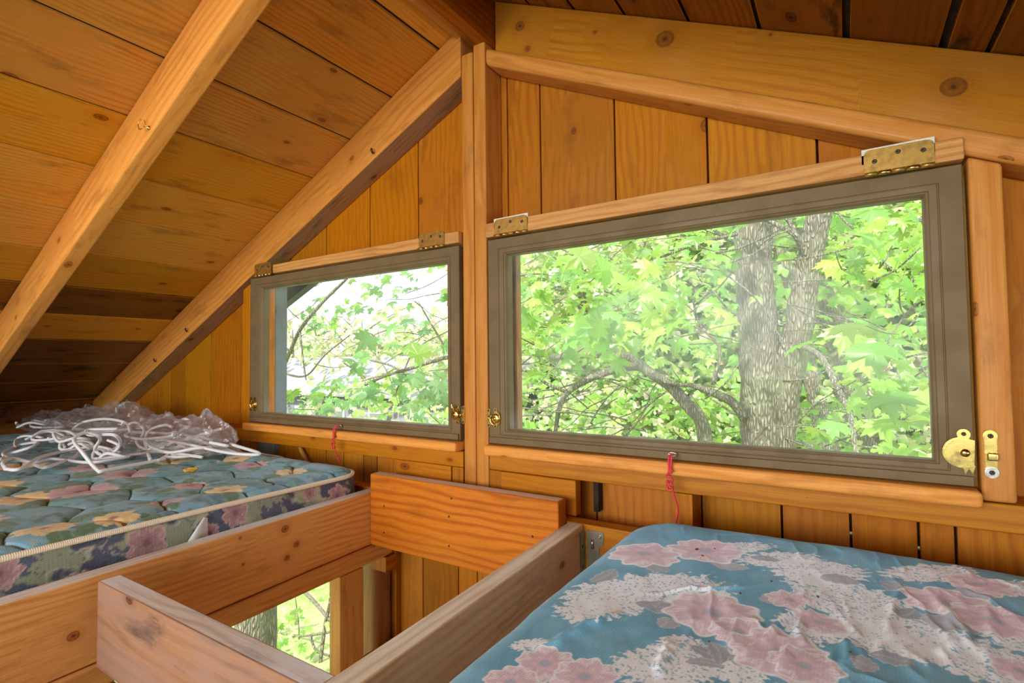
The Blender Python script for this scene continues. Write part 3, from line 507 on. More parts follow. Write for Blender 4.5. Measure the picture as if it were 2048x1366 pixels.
# ================================================================ WINDOWS
def frame_mesh(x0, x1, z0, z1, gx0, gx1, gz0, gz1, yf, parent):
    """painted sash: flat outer face, a step, then a moulded slope down to the glass"""
    def ring(x0, x1, z0, z1, y): return [(x0, y, z0), (x1, y, z0), (x1, y, z1), (x0, y, z1)]
    def lerp(t): return (x0+(gx0-x0)*t, x1+(gx1-x1)*t, z0+(gz0-z0)*t, z1+(gz1-z1)*t)
    R = []; prof = [(0, yf+0.036), (0, yf+0.002), (0.03, yf), (0.60, yf), (0.62, yf+0.002), (0.65, yf+0.002), (0.67, yf), (0.86, yf+0.001), (0.89, yf+0.004), (0.94, yf+0.005), (1.0, yf+0.010), (1.0, yf+0.036)]
    V = []; Fs = []
    for t, y in prof: V += ring(*lerp(t), y)
    n = len(prof)
    for i in range(n-1):
        for j in range(4): k = (j+1) % 4; Fs.append((i*4+j, i*4+k, (i+1)*4+k, (i+1)*4+j))
    for j in range(4): k = (j+1) % 4; Fs.append(((n-1)*4+j, (n-1)*4+k, k, j))
    o = pydata('window_frame', V, Fs, M['paint'], parent, smooth=False)
    return o
def latch(cx, cz, s, parent, lever=False, turned=False):
    """sash lock seen from the front: cam disc with two ears on the sash, keeper with two ears on the post (s=+1: post to the right)"""
    y = 1.2
    ears = [(cx-0.004*s+0.013*math.cos(a)*1.0, cz+0.019*math.sin(a)) for a in np.linspace(0, 2*math.pi, 26)[:-1]]
    b = plate('latch', ears, y-0.006, y-0.0005, M['brass'], parent, 0.0012)
    for k in (1, -1):
        plate('latch_ear', circ(cx+0.001*s, cz+k*0.0215, 0.0062, 14), y-0.003, y-0.0004, M['brass'], b, 0.0008); screw((cx+0.001*s, y-0.003, cz+k*0.0225), b, 0.0026)
        plate('keeper_ear', circ(cx+s*0.0225, cz+k*0.0195, 0.0066, 14), y-0.0035, y-0.0004, M['brass'], b, 0.0008); screw((cx+s*0.0225, y-0.0035, cz+k*0.020), b, 0.0028)
    plate('keeper', [(cx+s*0.017, cz-0.016), (cx+s*0.028, cz-0.016), (cx+s*0.028, cz+0.016), (cx+s*0.017, cz+0.016)][::s], y-0.0055, y-0.0004, M['brass'], b, 0.001)
    lathe('keeper_bar', [(0.0022, 0), (0.0022, 0.013)], (cx+s*0.0175, y-0.0095, cz-0.0065), (0, 0, 1), M['brass'], b)
    dome = [(0.0135, 0.0), (0.0135, 0.002), (0.0115, 0.0045), (0.007, 0.0055), (0.0045, 0.0052), (0.004, 0.0068), (0.0015, 0.0075)]
    lathe('cam', dome, (cx-0.003*s, y-0.006, cz), (0, -1, 0), M['brass'], b, 22)
    if lever:
        p = spline([(cx-0.008*s, y-0.010, cz+0.012), (cx-0.0075*s, y-0.014, cz+0.020), (cx-0.009*s, y-0.015, cz+0.032)], 6); tubes('lever', [(p, [0.004, 0.0035, 0.0018])], M['brass'], b)
    else:
        p = spline([(cx+0.006*s, y-0.0125, cz+0.009), (cx+0.0115*s, y-0.013, cz+0.0), (cx+0.008*s, y-0.0125, cz-0.012), (cx+0.001*s, y-0.0115, cz-0.018)], 6); tubes('lever', [(p, [0.002, 0.0026, 0.002])], M['brass'], b)
    return b
def hinge(x0, x1, z0, z1, parent, card=False, painted=False):
    y = 1.186; m = M['brasshinge']; r = 0.011
    pts = [(x0, z0), (x1, z0), (x1, z1-r)]+[(x1-r+r*math.cos(a), z1-r+r*math.sin(a)) for a in np.linspace(0, math.pi/2, 6)[1:]]+[(x0+r+r*math.cos(a), z1-r+r*math.sin(a)) for a in np.linspace(math.pi/2, math.pi, 6)]
    h = plate('hinge', pts, y-0.003, y, m, parent, 0.0006)
    w = x1-x0; zk = z0-0.002
    for i in range(5):
        tubes('knuckle', [([(x0+w*(i/5)+0.0008, y-0.0045, zk), (x0+w*((i+1)/5)-0.0008, y-0.0045, zk)], 0.0042)], M['brass'] if i % 2 else m, h, 12)
    for fx, fz in ((0.16, 0.48), (0.5, 0.72), (0.85, 0.60)): screw((x0+w*fx, y-0.003, z0+(z1-z0)*fz), h, 0.0042)
    if card: tag(plate('card_shim', [(x0-0.003, z0+0.02), (x1+0.001, z0+0.02), (x1+0.001, z1+0.004), (x0-0.003, z1+0.003)], y, y+0.0012, M['card'], h, 0), 'white card behind the hinge leaf')
    return h
def window(n, x0, x1, z0, z1, g, label, sill, strip, hinges, latches, hookx):
    w = empty('window_%d' % n, ((x0+x1)/2, 1.24, z0), label, kind='structure')
    frame_mesh(x0, x1, z0, z1, *g, 1.2, w)
    # drip strip along the bottom rail
    bm = Lum(); bm.box(x0+0.004, x1-0.003, 1.193, 1.1995, z0+0.001, z0+0.018, (1, 0, 0), bev=0.0015); bm.done('bottom_strip', M['paint'], w)
    gx0, gx1, gz0, gz1 = g
    pydata('glass', [(gx0-0.004, 1.214, gz0-0.004), (gx1+0.004, 1.214, gz0-0.004), (gx1+0.004, 1.214, gz1+0.004), (gx0-0.004, 1.214, gz1+0.004)], [(0, 1, 2, 3)], M['glass'], w, smooth=False)
    L = Lum(); L.box(sill[0], sill[1], 1.168, 1.262, -0.2575, -0.2285, (1, 0, 0), bev=0.009, seg=4, tint=(0.9, 0.45, 0.4, 1)); L.done('window_sill', M['rafter'], w)
    L = Lum(); L.box(strip[0], strip[1], 1.186, 1.262, 0.3445, strip[2], (1, 0, 0), bev=0.003, tint=(0.55, 0.35, 0.4, 1)); L.done('head_strip', M['joist'], w)
    for h in hinges: hinge(*h[:4], w, card=h[4])
    for l in latches: latch(*l[:3], w, lever=l[3])
    # wire eye the cord is tied to
    c = np.array((hookx, 1.184, -0.2125)); e = [c+0.008*np.array((math.cos(a)*1.3, -0.35*math.sin(a), math.sin(a)*0.55)) for a in np.linspace(0, 5.6, 16)]
    tubes('hook_eye', [(np.vstack([c+np.array((-0.018, 0.0, 0.001)), c+np.array((-0.008, 0.0, 0.0)), e, c+np.array((0.004, 0.010, 0.0))]), 0.0014)], M['nickel'], w)
    return w
w1 = window(1, -2.000, -0.944, -0.2265, 0.340, (-1.927, -0.994, -0.190, 0.295), 'smaller left window with a dark olive sash seen beyond the post',
    (-2.002, -0.938), (-1.832, -0.934, 0.378), [(-1.945, -1.838, 0.344, 0.390, False), (-1.085, -0.985, 0.344, 0.388, False)], [(-1.962, -0.158, -1, False), (-0.953, -0.153, 1, True)], -1.446)
w2 = window(2, -0.841, 0.184, -0.2265, 0.340, (-0.782, 0.129, -0.187, 0.294), 'wide right window with a dark olive sash and a view of a forked tree',
    (-0.842, 0.1885), (-0.841, 0.186, 0.384), [(-0.806, -0.701, 0.346, 0.389, True), (0.040, 0.145, 0.344, 0.389, True)], [(-0.818, -0.157, -1, False)], -0.332)
def latch_turned(parent):   # the right latch is a rounded cam turned away from its keeper
    cx, cz, y = 0.166, -0.168, 1.2
    pts = circ(cx, cz, 0.0265, 22, math.radians(62), math.radians(298))+[(cx+0.016, cz-0.022), (cx+0.018, cz+0.022)]
    b = plate('latch', pts, y-0.009, y-0.0005, M['brass'], parent, 0.0025)
    plate('latch_ear', circ(cx+0.004, cz+0.031, 0.0095, 16), y-0.003, y-0.0004, M['brass'], b, 0.0008); screw((cx+0.004, y-0.003, cz+0.032), b, 0.0035)
    plate('latch_ear', [(cx+0.0, cz-0.022), (cx+0.004, cz-0.038), (cx+0.009, cz-0.028), (cx+0.014, cz-0.036), (cx+0.018, cz-0.022)], y-0.005, y-0.0004, M['brass'], b, 0.0008)
    lathe('cam', [(0.007, 0), (0.0066, 0.002), (0.003, 0.0035), (0.001, 0.004)], (cx+0.004, y-0.009, cz), (0, -1, 0), M['brass'], b)
    kx = 0.2045
    k = plate('keeper', [(kx-0.008, cz-0.034), (kx+0.008, cz-0.034), (kx+0.009, cz+0.034), (kx-0.008, cz+0.034)], y-0.003, y-0.0004, M['brass'], b, 0.0008)
    for s in (1, -1): plate('keeper_ear', circ(kx, cz+s*0.031, 0.0098, 16), y-0.006, y-0.001, M['brass'] if s > 0 else M['nickel'], k, 0.0015); screw((kx, y-0.006, cz+s*0.031), k, 0.004)
    L = Lum(); L.box(kx-0.006, kx+0.008, y-0.014, y-0.003, cz-0.010, cz+0.003, (1, 0, 0), bev=0.002); L.done('keeper_bar', M['brass'], k)
latch_turned(w2)
# red cords tied to the hooks
def cord(hx, label, end, px=0.0):
    c = np.array((hx, 1.174, -0.214)); z = lambda dx, dy, dz: c+np.array((dx, dy, dz)); L = []
    L.append((spline([z(0.001, 0.006, 0.004), z(-0.002, -0.006, 0.0), z(-0.0025, -0.013, -0.012), z(-0.001, -0.014, -0.036)], 8), 0.0023)); L.append((spline([z(0.001, 0.006, 0.002), z(0.003, -0.007, 0.0), z(0.003, -0.013, -0.014), z(0.002, -0.015, -0.036)], 8), 0.0023))
    t = np.linspace(0, 2*math.pi*2.3, 40); k = np.stack([0.0055*np.cos(t)+0.001*np.sin(2*t), -0.016+0.004*np.sin(t), -0.030-0.0028*t/1.0+0.003*np.sin(t*1.5)], 1)+c; L.append((k, 0.0026))
    L.append((spline([z(-0.003, -0.017, -0.055), z(-0.006, -0.016, -0.063), z(-0.005, -0.015, -0.072)], 6), 0.0026))
    L.append((spline([z(0.003, -0.016, -0.052)]+[c+np.array(e) for e in end], 10), 0.0022))
    return tag(tubes('red_cord', L, M['redcord']), label, 'cord')
cord(-1.446, 'thin red knotted cord hanging under the smaller left window', [(0.009, -0.012, -0.085), (0.018, -0.002, -0.12), (0.028, 0.004, -0.16), (0.033, 0.003, -0.1735)])
cord(-0.332, 'thicker red knotted cord hanging under the wide right window', [(0.008, -0.014, -0.08), (0.013, -0.003, -0.115), (0.006, 0.004, -0.15), (0.008, 0.006, -0.1735)])
# brass cup hook on the big rafter
c = at(298, 256, Y=0.617); hk = [c+np.array(p) for p in ((0.0, 0.0, 0.0), (0.0, -0.010, 0.0), (-0.004, -0.014, -0.004), (-0.013, -0.015, -0.006), (-0.021, -0.015, 0.001), (-0.022, -0.015, 0.012), (-0.015, -0.014, 0.019), (-0.010, -0.013, 0.019))]
h = empty('cup_hook', c, 'small brass cup hook screwed into the big pale rafter', 'hook'); tubes('hook_wire', [(spline(hk, 6), 0.0013)], M['brass'], h); lathe('collar', [(0.006, 0), (0.006, 0.001), (0.003, 0.003), (0.0015, 0.006)], c, (0, -1, 0), M['brass'], h)
tubes('pin', [([c+np.array((-0.002, -0.004, -0.001)), c+np.array((-0.013, -0.006, 0.022))], 0.0008)], M['brass'], h)
# joist hanger
L = Lum(); hg = empty('joist_hanger', (-0.52, 1.15, -0.54), 'galvanised steel joist hanger beside the worn right joist', 'bracket')
zs = [-0.402, -0.402, -0.432, -0.437, -0.452, -0.457, -0.475, -0.50, -0.505, -0.54]; xs = [-0.529, -0.487, -0.487, -0.497, -0.499, -0.487, -0.487, -0.492, -0.500, -0.500]
plate('flange', list(zip(xs, zs))+[(-0.529, -0.54)], 1.1525, 1.1548, M['zinc'], hg, 0.0004)
L.hexa([(-0.5355, 1.128, -0.54), (-0.5335, 1.128, -0.54), (-0.5335, 1.1525, -0.54), (-0.5355, 1.1525, -0.54), (-0.5355, 1.128, -0.405), (-0.5335, 1.128, -0.405), (-0.5335, 1.1525, -0.405), (-0.5355, 1.1525, -0.405)], (0, 0, 1), bev=0); L.done('side_plate', M['zinc'], hg)
screw((-0.496, 1.1525, -0.412), hg, 0.005, mat='zinc'); tubes('nail', [([(-0.514, 1.150, -0.420), (-0.514, 1.149, -0.442)], 0.003)], M['nickel'], hg)
for z in (-0.437, -0.485): lathe('hanger_hole', [(0.0035, 0), (0.003, 0.0008)], (-0.5335, 1.138, z), (1, 0, 0), M['screw'], hg, 10)
# small loose stick leaning behind the left mattress
timber('loose_stick', M['joist'], 'thin loose stick leaning on the wall behind the quilted mattress', 'stick', lambda L: L.hexa([(-1.715, 1.262, -0.395), (-1.70, 1.262, -0.395), (-1.70, 1.27, -0.395), (-1.715, 1.27, -0.395), (-1.795, 1.262, -0.31), (-1.775, 1.262, -0.31), (-1.775, 1.27, -0.31), (-1.795, 1.27, -0.31)], (-0.5, 0, 1), bev=0.001))
# ================================================================ MATTRESSES
def rr_clamp(X, Y, x0, x1, y0, y1, r):
    """pull a rectangle grid into a rounded rectangle; also returns distance to the outline"""
    cx = np.clip(X, x0+r, x1-r); cy = np.clip(Y, y0+r, y1-r); dx = X-cx; dy = Y-cy
    m = np.maximum(np.abs(dx), np.abs(dy)); d = np.hypot(dx, dy); s = np.where(d > 1e-9, m/np.maximum(d, 1e-9), 1)
    X2 = cx+dx*s; Y2 = cy+dy*s; rr = np.hypot(X2-cx, Y2-cy)
    dist = np.where((dx == 0) & (dy == 0), np.minimum(np.minimum(X-x0, x1-X), np.minimum(Y-y0, y1-Y)), r-rr); return X2, Y2, dist
def grid_faces(nx, ny):
    i, j = np.meshgrid(np.arange(nx-1), np.arange(ny-1), indexing='ij'); a = i*ny+j
    return np.stack([a, a+ny, a+ny+1, a+1], -1).reshape(-1, 4)
def lin(*seg):
    out = [seg[0][0]]
    for a, b, s in seg: n = max(1, int(round((b-a)/s))); out += list(a+(b-a)*np.arange(1, n+1)/n)
    return np.array(out)
def over(col, c, m): m = np.clip(m, 0, 1)[..., None]; return col*(1-m)+np.asarray(c)*m
def flower(col, X, Y, cx, cy, R, c_in, c_out, edge, ctr, ph, ar=1.0, rot=0.0, n=5, det=0.16, strength=1.0, ragged=0.0):
    sel = (np.abs(X-cx) < R*1.8) & (np.abs(Y-cy) < R*1.8)
    if not sel.any(): return col
    x = X[sel]-cx; y = Y[sel]-cy; x, y = x*math.cos(rot)+y*math.sin(rot), (-x*math.sin(rot)+y*math.cos(rot))*ar
    d = np.hypot(x, y); a = np.arctan2(y, x); nz = fbm(x/R*6+cx*50, y/R*6+cy*70, 3)-0.5
    rad = R*(0.86+det*np.abs(np.sin(a*n/2+ph))+0.06*np.sin(11*a+ph)+0.25*ragged*nz)
    q = d/rad; s = sstep(1.03, 0.99, q)*strength
    streak = 0.5+0.5*np.sin(a*34+ph*3+nz*9); layers = 0.5+0.5*np.sin(q*9+np.sin(a*n+ph)*2.0)
    base = np.asarray(c_in)*(1-q[..., None].clip(0, 1))+np.asarray(c_out)*q[..., None].clip(0, 1)
    base = over(base, edge, 0.75*streak*sstep(0.15, 0.8, q)*(0.4+0.6*layers)); base = over(base, ctr, sstep(0.30, 0.12, q)*0.8)
    base = over(base, np.asarray(c_out)*0.72, 0.5*sstep(0.62, 0.5, layers)*sstep(0.25, 0.5, q))
    base = over(base, edge, sstep(0.90, 0.96, q)*0.95); col[sel] = over(col[sel], base, s) if False else col[sel]*(1-s[:, None])+base*s[:, None]; return col
def blade(col, X, Y, x0, y0, x1, y1, w, c, edge, bend=0.0, ser=0.1):
    L = math.hypot(x1-x0, y1-y0); ux, uy = (x1-x0)/L, (y1-y0)/L; sel = (np.abs(X-(x0+x1)/2) < L) & (np.abs(Y-(y0+y1)/2) < L)
    if not sel.any(): return col
    dx = X[sel]-x0; dy = Y[sel]-y0; t = (dx*ux+dy*uy)/L; v = -dx*uy+dy*ux-bend*L*np.sin(np.clip(t, 0, 1)*math.pi)
    hw = w*np.sin(np.clip(t, 0, 1)*math.pi)**0.7*(1+ser*np.sin(t*24))+1e-6; q = np.abs(v)/hw; s = sstep(1.05, 0.95, q)*((t > 0) & (t < 1))
    b = np.ones((len(t), 3))*np.asarray(c); b = over(b, edge, sstep(0.80, 0.93, q)); b = over(b, edge, 0.5*(np.abs(v) < 0.0012)); b = over(b, np.asarray(edge)*0.8, 0.3*sstep(0.3, 0.9, np.sin((t*14+q*2)*3)))
    col[sel] = col[sel]*(1-s[:, None])+b*s[:, None]; return col
def spray(col, X, Y, cx, cy, L, W, rot, c, seed):
    sel = (np.abs(X-cx) < max(L, W)*1.1) & (np.abs(Y-cy) < max(L, W)*1.1)
    if not sel.any(): return col
    x = X[sel]-cx; y = Y[sel]-cy; x, y = x*math.cos(rot)+y*math.sin(rot), -x*math.sin(rot)+y*math.cos(rot)
    e = np.hypot(x/L, y/W); n1 = fbm(x*150+seed, y*150+seed*3, 3); n2 = fbm(x*420+seed, y*260+seed, 2); a = np.arctan2(y/W, x/L)
    edge = 0.80+0.22*np.abs(np.sin(a*9+seed))+0.5*(n1-0.5); s = sstep(0.04, -0.02, e-edge); s = s*(1-0.85*sstep(0.64, 0.69, n2)); s = np.clip(s, 0, 1)
    col[sel] = col[sel]*(1-s[:, None])+np.asarray(c)*s[:, None]; return col
# --- left quilted mattress -------------------------------------------------
ml = empty('quilted_mattress', (-2.2, 0.3, -0.472), 'thick quilted mattress with teal flowered cover and cream piping, left of the hatch', 'mattress')
bx = (-3.38, -1.262, -0.75, 1.125); RCL = 0.085
gx = lin((bx[0], -2.5, 0.02), (-2.5, -1.9, 0.006), (-1.9, bx[1], 0.0035)); gy = lin((bx[2], 0.15, 0.03), (0.15, bx[3], 0.0035)); GX, GY = np.meshgrid(gx, gy, indexing='ij')
PX, PY, D = rr_clamp(GX, GY, *bx, RCL)
# quilting: staggered cells with bowed seams
def quilt(X, Y):
    sx, sy = 0.20, 0.135; f1 = np.full(X.shape, 9.0); f2 = f1.copy(); u = X/sx; v = Y/sy
    for di in (-1, 0, 1):
        for dj in (-1, 0, 1):
            j = np.round(v)+dj; off = np.where(np.mod(j, 2) == 0, 0, 0.5); i = np.round(u-off)+di
            hx = (np.sin(i*12.9+j*78.2)*43758.5) % 1; cx = i+off+0.12*(hx-0.5); d = np.hypot((u-cx)*1.15, v-j)
            f2 = np.where(d < f1, f1, np.minimum(f2, d)); f1 = np.minimum(f1, d)
    return f1, f2
q1, q2 = quilt(PX+0.010*np.sin(PY*22), PY+0.012*np.sin(PX*17)); seam = q2-q1
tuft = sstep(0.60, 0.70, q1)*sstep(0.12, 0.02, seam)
PZ = -0.330+0.006*(1-np.exp(-seam/0.2))-0.007*np.exp(-(seam/0.03)**2)-0.009*tuft+0.004*(fbm(PX*9, PY*9, 3)-0.5)-0.012*np.exp(-D/0.012)+0.006*np.exp(-((D-0.05)/0.04)**2)
PZ = PZ+0.0012*np.sin(PX*900+4*np.sin(PY*40))*sstep(0.0, 0.2, seam)*(fbm(PX*20, PY*20, 2) > 0.5)
TEAL, TEAL2, GRN = (0.11, 0.30, 0.33), (0.20, 0.42, 0.50), (0.17, 0.32, 0.16)
n1 = fbm(PX*13, PY*17, 4); n2 = fbm(PX*30+5, PY*45+9, 4); n3 = fbm(PX*8+50, PY*9+20, 3)
colL = np.ones(PX.shape+(3,))*np.array(TEAL2); colL = over(colL, TEAL, sstep(0.42, 0.62, n1)); colL = over(colL, GRN, sstep(0.50, 0.60, n2)*0.75*sstep(0.40, 0.55, n3)); colL = over(colL, (0.05, 0.13, 0.15), sstep(0.60, 0.68, n2)*0.8); colL = over(colL, (0.36, 0.47, 0.42), sstep(0.64, 0.72, fbm(PX*50, PY*60+7, 3))*0.55)
colL = over(colL, (0.20, 0.30, 0.48), sstep(0.0, 1.0, (PX+1.75)/0.5)*0.35*sstep(0.3, 0.7, n3))
YEL, YE2, BRN, PNK, PN2, MAU = (0.90, 0.68, 0.30), (0.74, 0.46, 0.16), (0.20, 0.06, 0.08), (0.70, 0.42, 0.42), (0.46, 0.22, 0.25), (0.24, 0.09, 0.14)
fl = [(-1.35, 0.39, 0.062, 0), (-1.315, 0.49, 0.050, 0), (-1.72, 0.45, 0.075, 0), (-1.69, 0.56, 0.085, 1), (-1.83, 0.72, 0.085, 1), (-1.94, 0.90, 0.075, 0), (-1.37, 0.62, 0.045, 1), (-1.49, 0.70, 0.0, 1), (-1.355, 0.75, 0.055, 0), (-1.50, 0.735, 0.050, 1), (-1.63, 0.985, 0.06, 1), (-1.42, 0.985, 0.05, 0), (-2.05, 0.70, 0.07, 1), (-2.2, 1.0, 0.07, 0), (-1.78, 1.02, 0.06, 0), (-1.55, 0.33, 0.06, 1), (-2.3, 0.6, 0.08, 0), (-1.98, 0.46, 0.07, 0), (-2.5, 0.85, 0.08, 1)]
fl += [(-1.45-0.28*(i % 6)-0.1*(i//6 % 2), 0.16-0.21*(i//6), 0.075, i % 2) for i in range(24)]
for i, (cx, cy, R, k) in enumerate(fl):
    if R == 0: continue
    for s in range(3): a = s*2.1+i; colL = blade(colL, PX, PY, cx+R*0.6*math.cos(a), cy+R*0.6*math.sin(a), cx+R*2.0*math.cos(a), cy+R*1.8*math.sin(a), R*0.35, (0.10, 0.19, 0.10), (0.22, 0.34, 0.20))
    colL = flower(colL, PX, PY, cx, cy, R*0.88, YE2 if k == 0 else PN2, YEL if k == 0 else PNK, (0.86, 0.66, 0.34) if k == 0 else (0.70, 0.46, 0.44), BRN if k == 0 else MAU, i*1.3, ar=1.1, n=7, det=0.22, ragged=0.9)
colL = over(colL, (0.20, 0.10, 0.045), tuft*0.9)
UVL = np.stack([PX, PY], -1).reshape(-1, 2)
pydata('quilted_top', np.stack([PX, PY, PZ], -1).reshape(-1, 3), grid_faces(*PX.shape), M['fab_top'], ml, colors=colL.reshape(-1, 3), cname='print', uv=UVL)
def outline(bx, r, step=0.004, fine=True):
    P = []
    x0, x1, y0, y1 = bx
    segs = [((x0+r, y0), (x1-r, y0)), ((x1, y0+r), (x1, y1-r)), ((x1-r, y1), (x0+r, y1)), ((x0, y1-r), (x0, y0+r))]; cs = [(x1-r, y0+r, -90), (x1-r, y1-r, 0), (x0+r, y1-r, 90), (x0+r, y0+r, 180)]
    for (a, b), (cx, cy, a0) in zip(segs, cs):
        st = step if a[0] > x0+0.5 and fine else 0.03; n = max(2, int(math.dist(a, b)/st)); P += [(a[0]+(b[0]-a[0])*i/n, a[1]+(b[1]-a[1])*i/n) for i in range(n)]
        k = 20; P += [(cx+r*math.cos(math.radians(a0+90*i/k)), cy+r*math.sin(math.radians(a0+90*i/k))) for i in range(k)]
    return np.array(P)
OL = outline(bx, RCL, 0.0032); nO = len(OL); cum = np.concatenate([[0], np.cumsum(np.linalg.norm(np.diff(OL, axis=0), axis=1))])
tv = lin((0, 1, 1/40)); tan = np.roll(OL, -1, 0)-np.roll(OL, 1, 0); tan /= np.linalg.norm(tan, axis=1)[:, None]; nor = np.stack([tan[:, 1], -tan[:, 0]], 1)
S, T = np.meshgrid(cum, tv, indexing='ij'); bulge = 0.008*np.sin(T*math.pi)+0.004*(fbm(S*12, T*2, 2)-0.5)+0.003*np.sin(S*16+T*3)
SX = OL[:, 0][:, None]+nor[:, 0][:, None]*bulge; SY = OL[:, 1][:, None]+nor[:, 1][:, None]*bulge; SZ = -0.472+0.134*T
base = np.ones(S.shape+(3,))*np.array((0.33, 0.31, 0.21)); a1 = fbm(S*16, SZ*19+3, 4); a2 = fbm(S*26+40, SZ*34, 4); a3 = fbm(S*9+7, SZ*10+30, 3)
base = over(base, (0.17, 0.22, 0.15), sstep(0.48, 0.60, a3)*0.8); base = over(base, (0.045, 0.055, 0.095), sstep(0.53, 0.57, a1)); base = over(base, (0.06, 0.08, 0.12), sstep(0.60, 0.63, a2))
cur = np.abs(a2-0.47); base = over(base, (0.06, 0.065, 0.10), sstep(0.012, 0.005, cur)*0.9); base = over(base, (0.42, 0.41, 0.34), sstep(0.014, 0.006, np.abs(a1-0.50))*0.6)
s_of = lambda y: cum[np.argmin(np.hypot(OL[:, 0]-bx[1], OL[:, 1]-y))]
for i, (yy, zz, R) in enumerate(((0.53, -0.375, 0.036), (0.30, -0.36, 0.03), (0.72, -0.36, 0.03), (0.66, -0.39, 0.02), (0.41, -0.42, 0.025), (1.02, -0.385, 0.03), (0.86, -0.43, 0.03), (0.93, -0.36, 0.02))):
    base = flower(base, S, SZ, s_of(yy), zz, R, (0.22, 0.11, 0.13), (0.34, 0.20, 0.20), (0.46, 0.33, 0.30), (0.14, 0.06, 0.09), i*2.0, n=6, det=0.25, ragged=0.9)
base = np.clip(base*1.5, 0, 0.9)
fs = grid_faces(nO, len(tv)); last = np.array([[(nO-1)*len(tv)+j, j, j+1, (nO-1)*len(tv)+j+1] for j in range(len(tv)-1)])
pydata('side_band', np.stack([SX, SY, SZ], -1).reshape(-1, 3), np.vstack([fs, last]), M['fab_side'], ml, colors=base.reshape(-1, 3), cname='print', uv=np.stack([S, SZ], -1).reshape(-1, 2))
pp = np.array([(p[0]+n[0]*0.003, p[1]+n[1]*0.003, -0.3375+0.0015*math.sin(i*0.05)) for i, (p, n) in enumerate(zip(OL[::3], nor[::3]))]); tubes('piping', [(np.vstack([pp, pp[:1]]), 0.0062)], M['piping'], ml, 10)
pydata('mattress_base', [(bx[0]+0.02, bx[2]+0.02, -0.471), (bx[1]-0.005, bx[2]+0.02, -0.471), (bx[1]-0.005, bx[3]-0.03, -0.471), (bx[0]+0.02, bx[3]-0.03, -0.471)], [(0, 3, 2, 1)], M['dark'], ml)
tg = [(-1.2495, 0.600, -0.405), (-1.2495, 0.652, -0.400), (-1.2485, 0.650, -0.352), (-1.2485, 0.641, -0.349)]
pydata('care_tag', tg+[(p[0]+0.001, p[1], p[2]) for p in tg], [(3, 2, 1, 0), (4, 5, 6, 7), (0, 1, 5, 4), (1, 2, 6, 5), (2, 3, 7, 6), (3, 0, 4, 7)], M['tag'], ml)
# --- right blue mattress ---------------------------------------------------
bx2 = (-0.392, 1.25, -0.75, 1.140); R2 = 0.115
mr = empty('blue_floral_mattress', (0.4, 0.3, -0.511), 'blue mattress with big pink flowers and white sprays, right foreground by the wall', 'mattress')
gx = lin((bx2[0], 0.42, 0.00145), (0.42, bx2[1], 0.02)); gy = lin((bx2[2], 0.38, 0.03), (0.38, bx2[3], 0.00145)); GX, GY = np.meshgrid(gx, gy, indexing='ij'); PX, PY, D = rr_clamp(GX, GY, *bx2, R2)
rd = 0.05; e = np.clip(D/rd, 0, 1); PZ = -0.338-0.045*(1-np.sqrt(1-(1-e)**2))+0.010*(1-np.exp(-D/0.12))
def fold(x0, y0, x1, y1, w, h, soft=0.3):
    L = math.hypot(x1-x0, y1-y0); ux, uy = (x1-x0)/L, (y1-y0)/L; t = ((PX-x0)*ux+(PY-y0)*uy)/L; v = -(PX-x0)*uy+(PY-y0)*ux+0.012*(fbm(t*4+x0*9, t*0+y0*7, 2)-0.5)*2
    return h*np.exp(-(v/w)**2)*sstep(-soft*0.3, soft, t)*sstep(1+soft*0.3, 1-soft, t)
for (a, b, c_, d_), w, h in (((1640, 1190, 1470, 1330), 0.008, 0.010), ((1530, 1180, 1290, 1190), 0.007, 0.006), ((1800, 1170, 1770, 1330), 0.010, 0.008), ((1600, 1250, 1560, 1366), 0.009, 0.008), ((1240, 1230, 1080, 1300), 0.014, 0.012), ((1900, 1230, 1890, 1350), 0.010, 0.008), ((1340, 1290, 1320, 1366), 0.010, 0.008), ((1850, 1180, 1980, 1330), 0.012, 0.007), ((1450, 1150, 1250, 1240), 0.006, 0.004), ((1700, 1250, 1690, 1360), 0.008, 0.007), ((1980, 1210, 1990, 1366), 0.01, 0.007)):
    p = at(a, b, Z=-0.335); q = at(c_, d_, Z=-0.335); PZ = PZ+fold(p[0], p[1], q[0], q[1], w*0.55, h*0.62)
cr_ = 1-np.abs(fbm(PX*16+PY*3, PY*6-PX*4, 3)-0.5)*9
PZ = PZ+0.007*(fbm(PX*7, PY*7, 3)-0.5)+0.003*(fbm(PX*28+PY*10, PY*12, 3)-0.5)+0.0028*np.clip(cr_, 0, 1)**2*sstep(0.03, 0.08, D)*sstep(0.4, 0.6, fbm(PX*4+3, PY*4, 2))
BLU, BL2 = (0.12, 0.38, 0.54), (0.18, 0.47, 0.63)
PK, PK2, WHT, GRY, GR2 = (0.90, 0.67, 0.74), (0.82, 0.50, 0.60), (0.96, 0.97, 0.99), (0.45, 0.47, 0.54), (0.36, 0.41, 0.48)
cR = np.ones(PX.shape+(3,))*np.array(BLU); cR = over(cR, BL2, sstep(0.35, 0.65, fbm(PX*20, PY*20, 3)))
P2 = lambda x, y: at(x, y, Z=-0.335)[:2]
sprays = [(1290, 1190, 170, 38, 0.15), (1180, 1225, 70, 26, 0.3), (1640, 1150, 90, 22, 0), (1560, 1125, 80, 14, 0), (1720, 1220, 90, 70, 0), (1770, 1290, 80, 40, 0.2), (1330, 1345, 100, 45, 0), (1360, 1300, 50, 20, 0), (1960, 1330, 90, 40, 0), (1860, 1150, 90, 14, 0), (1470, 1345, 60, 40, 0), (1060, 1290, 40, 12, 0), (1620, 1265, 60, 30, 0), (2010, 1180, 60, 12, 0), (1480, 1100, 70, 10, 0), (2020, 1280, 50, 30, 0)]
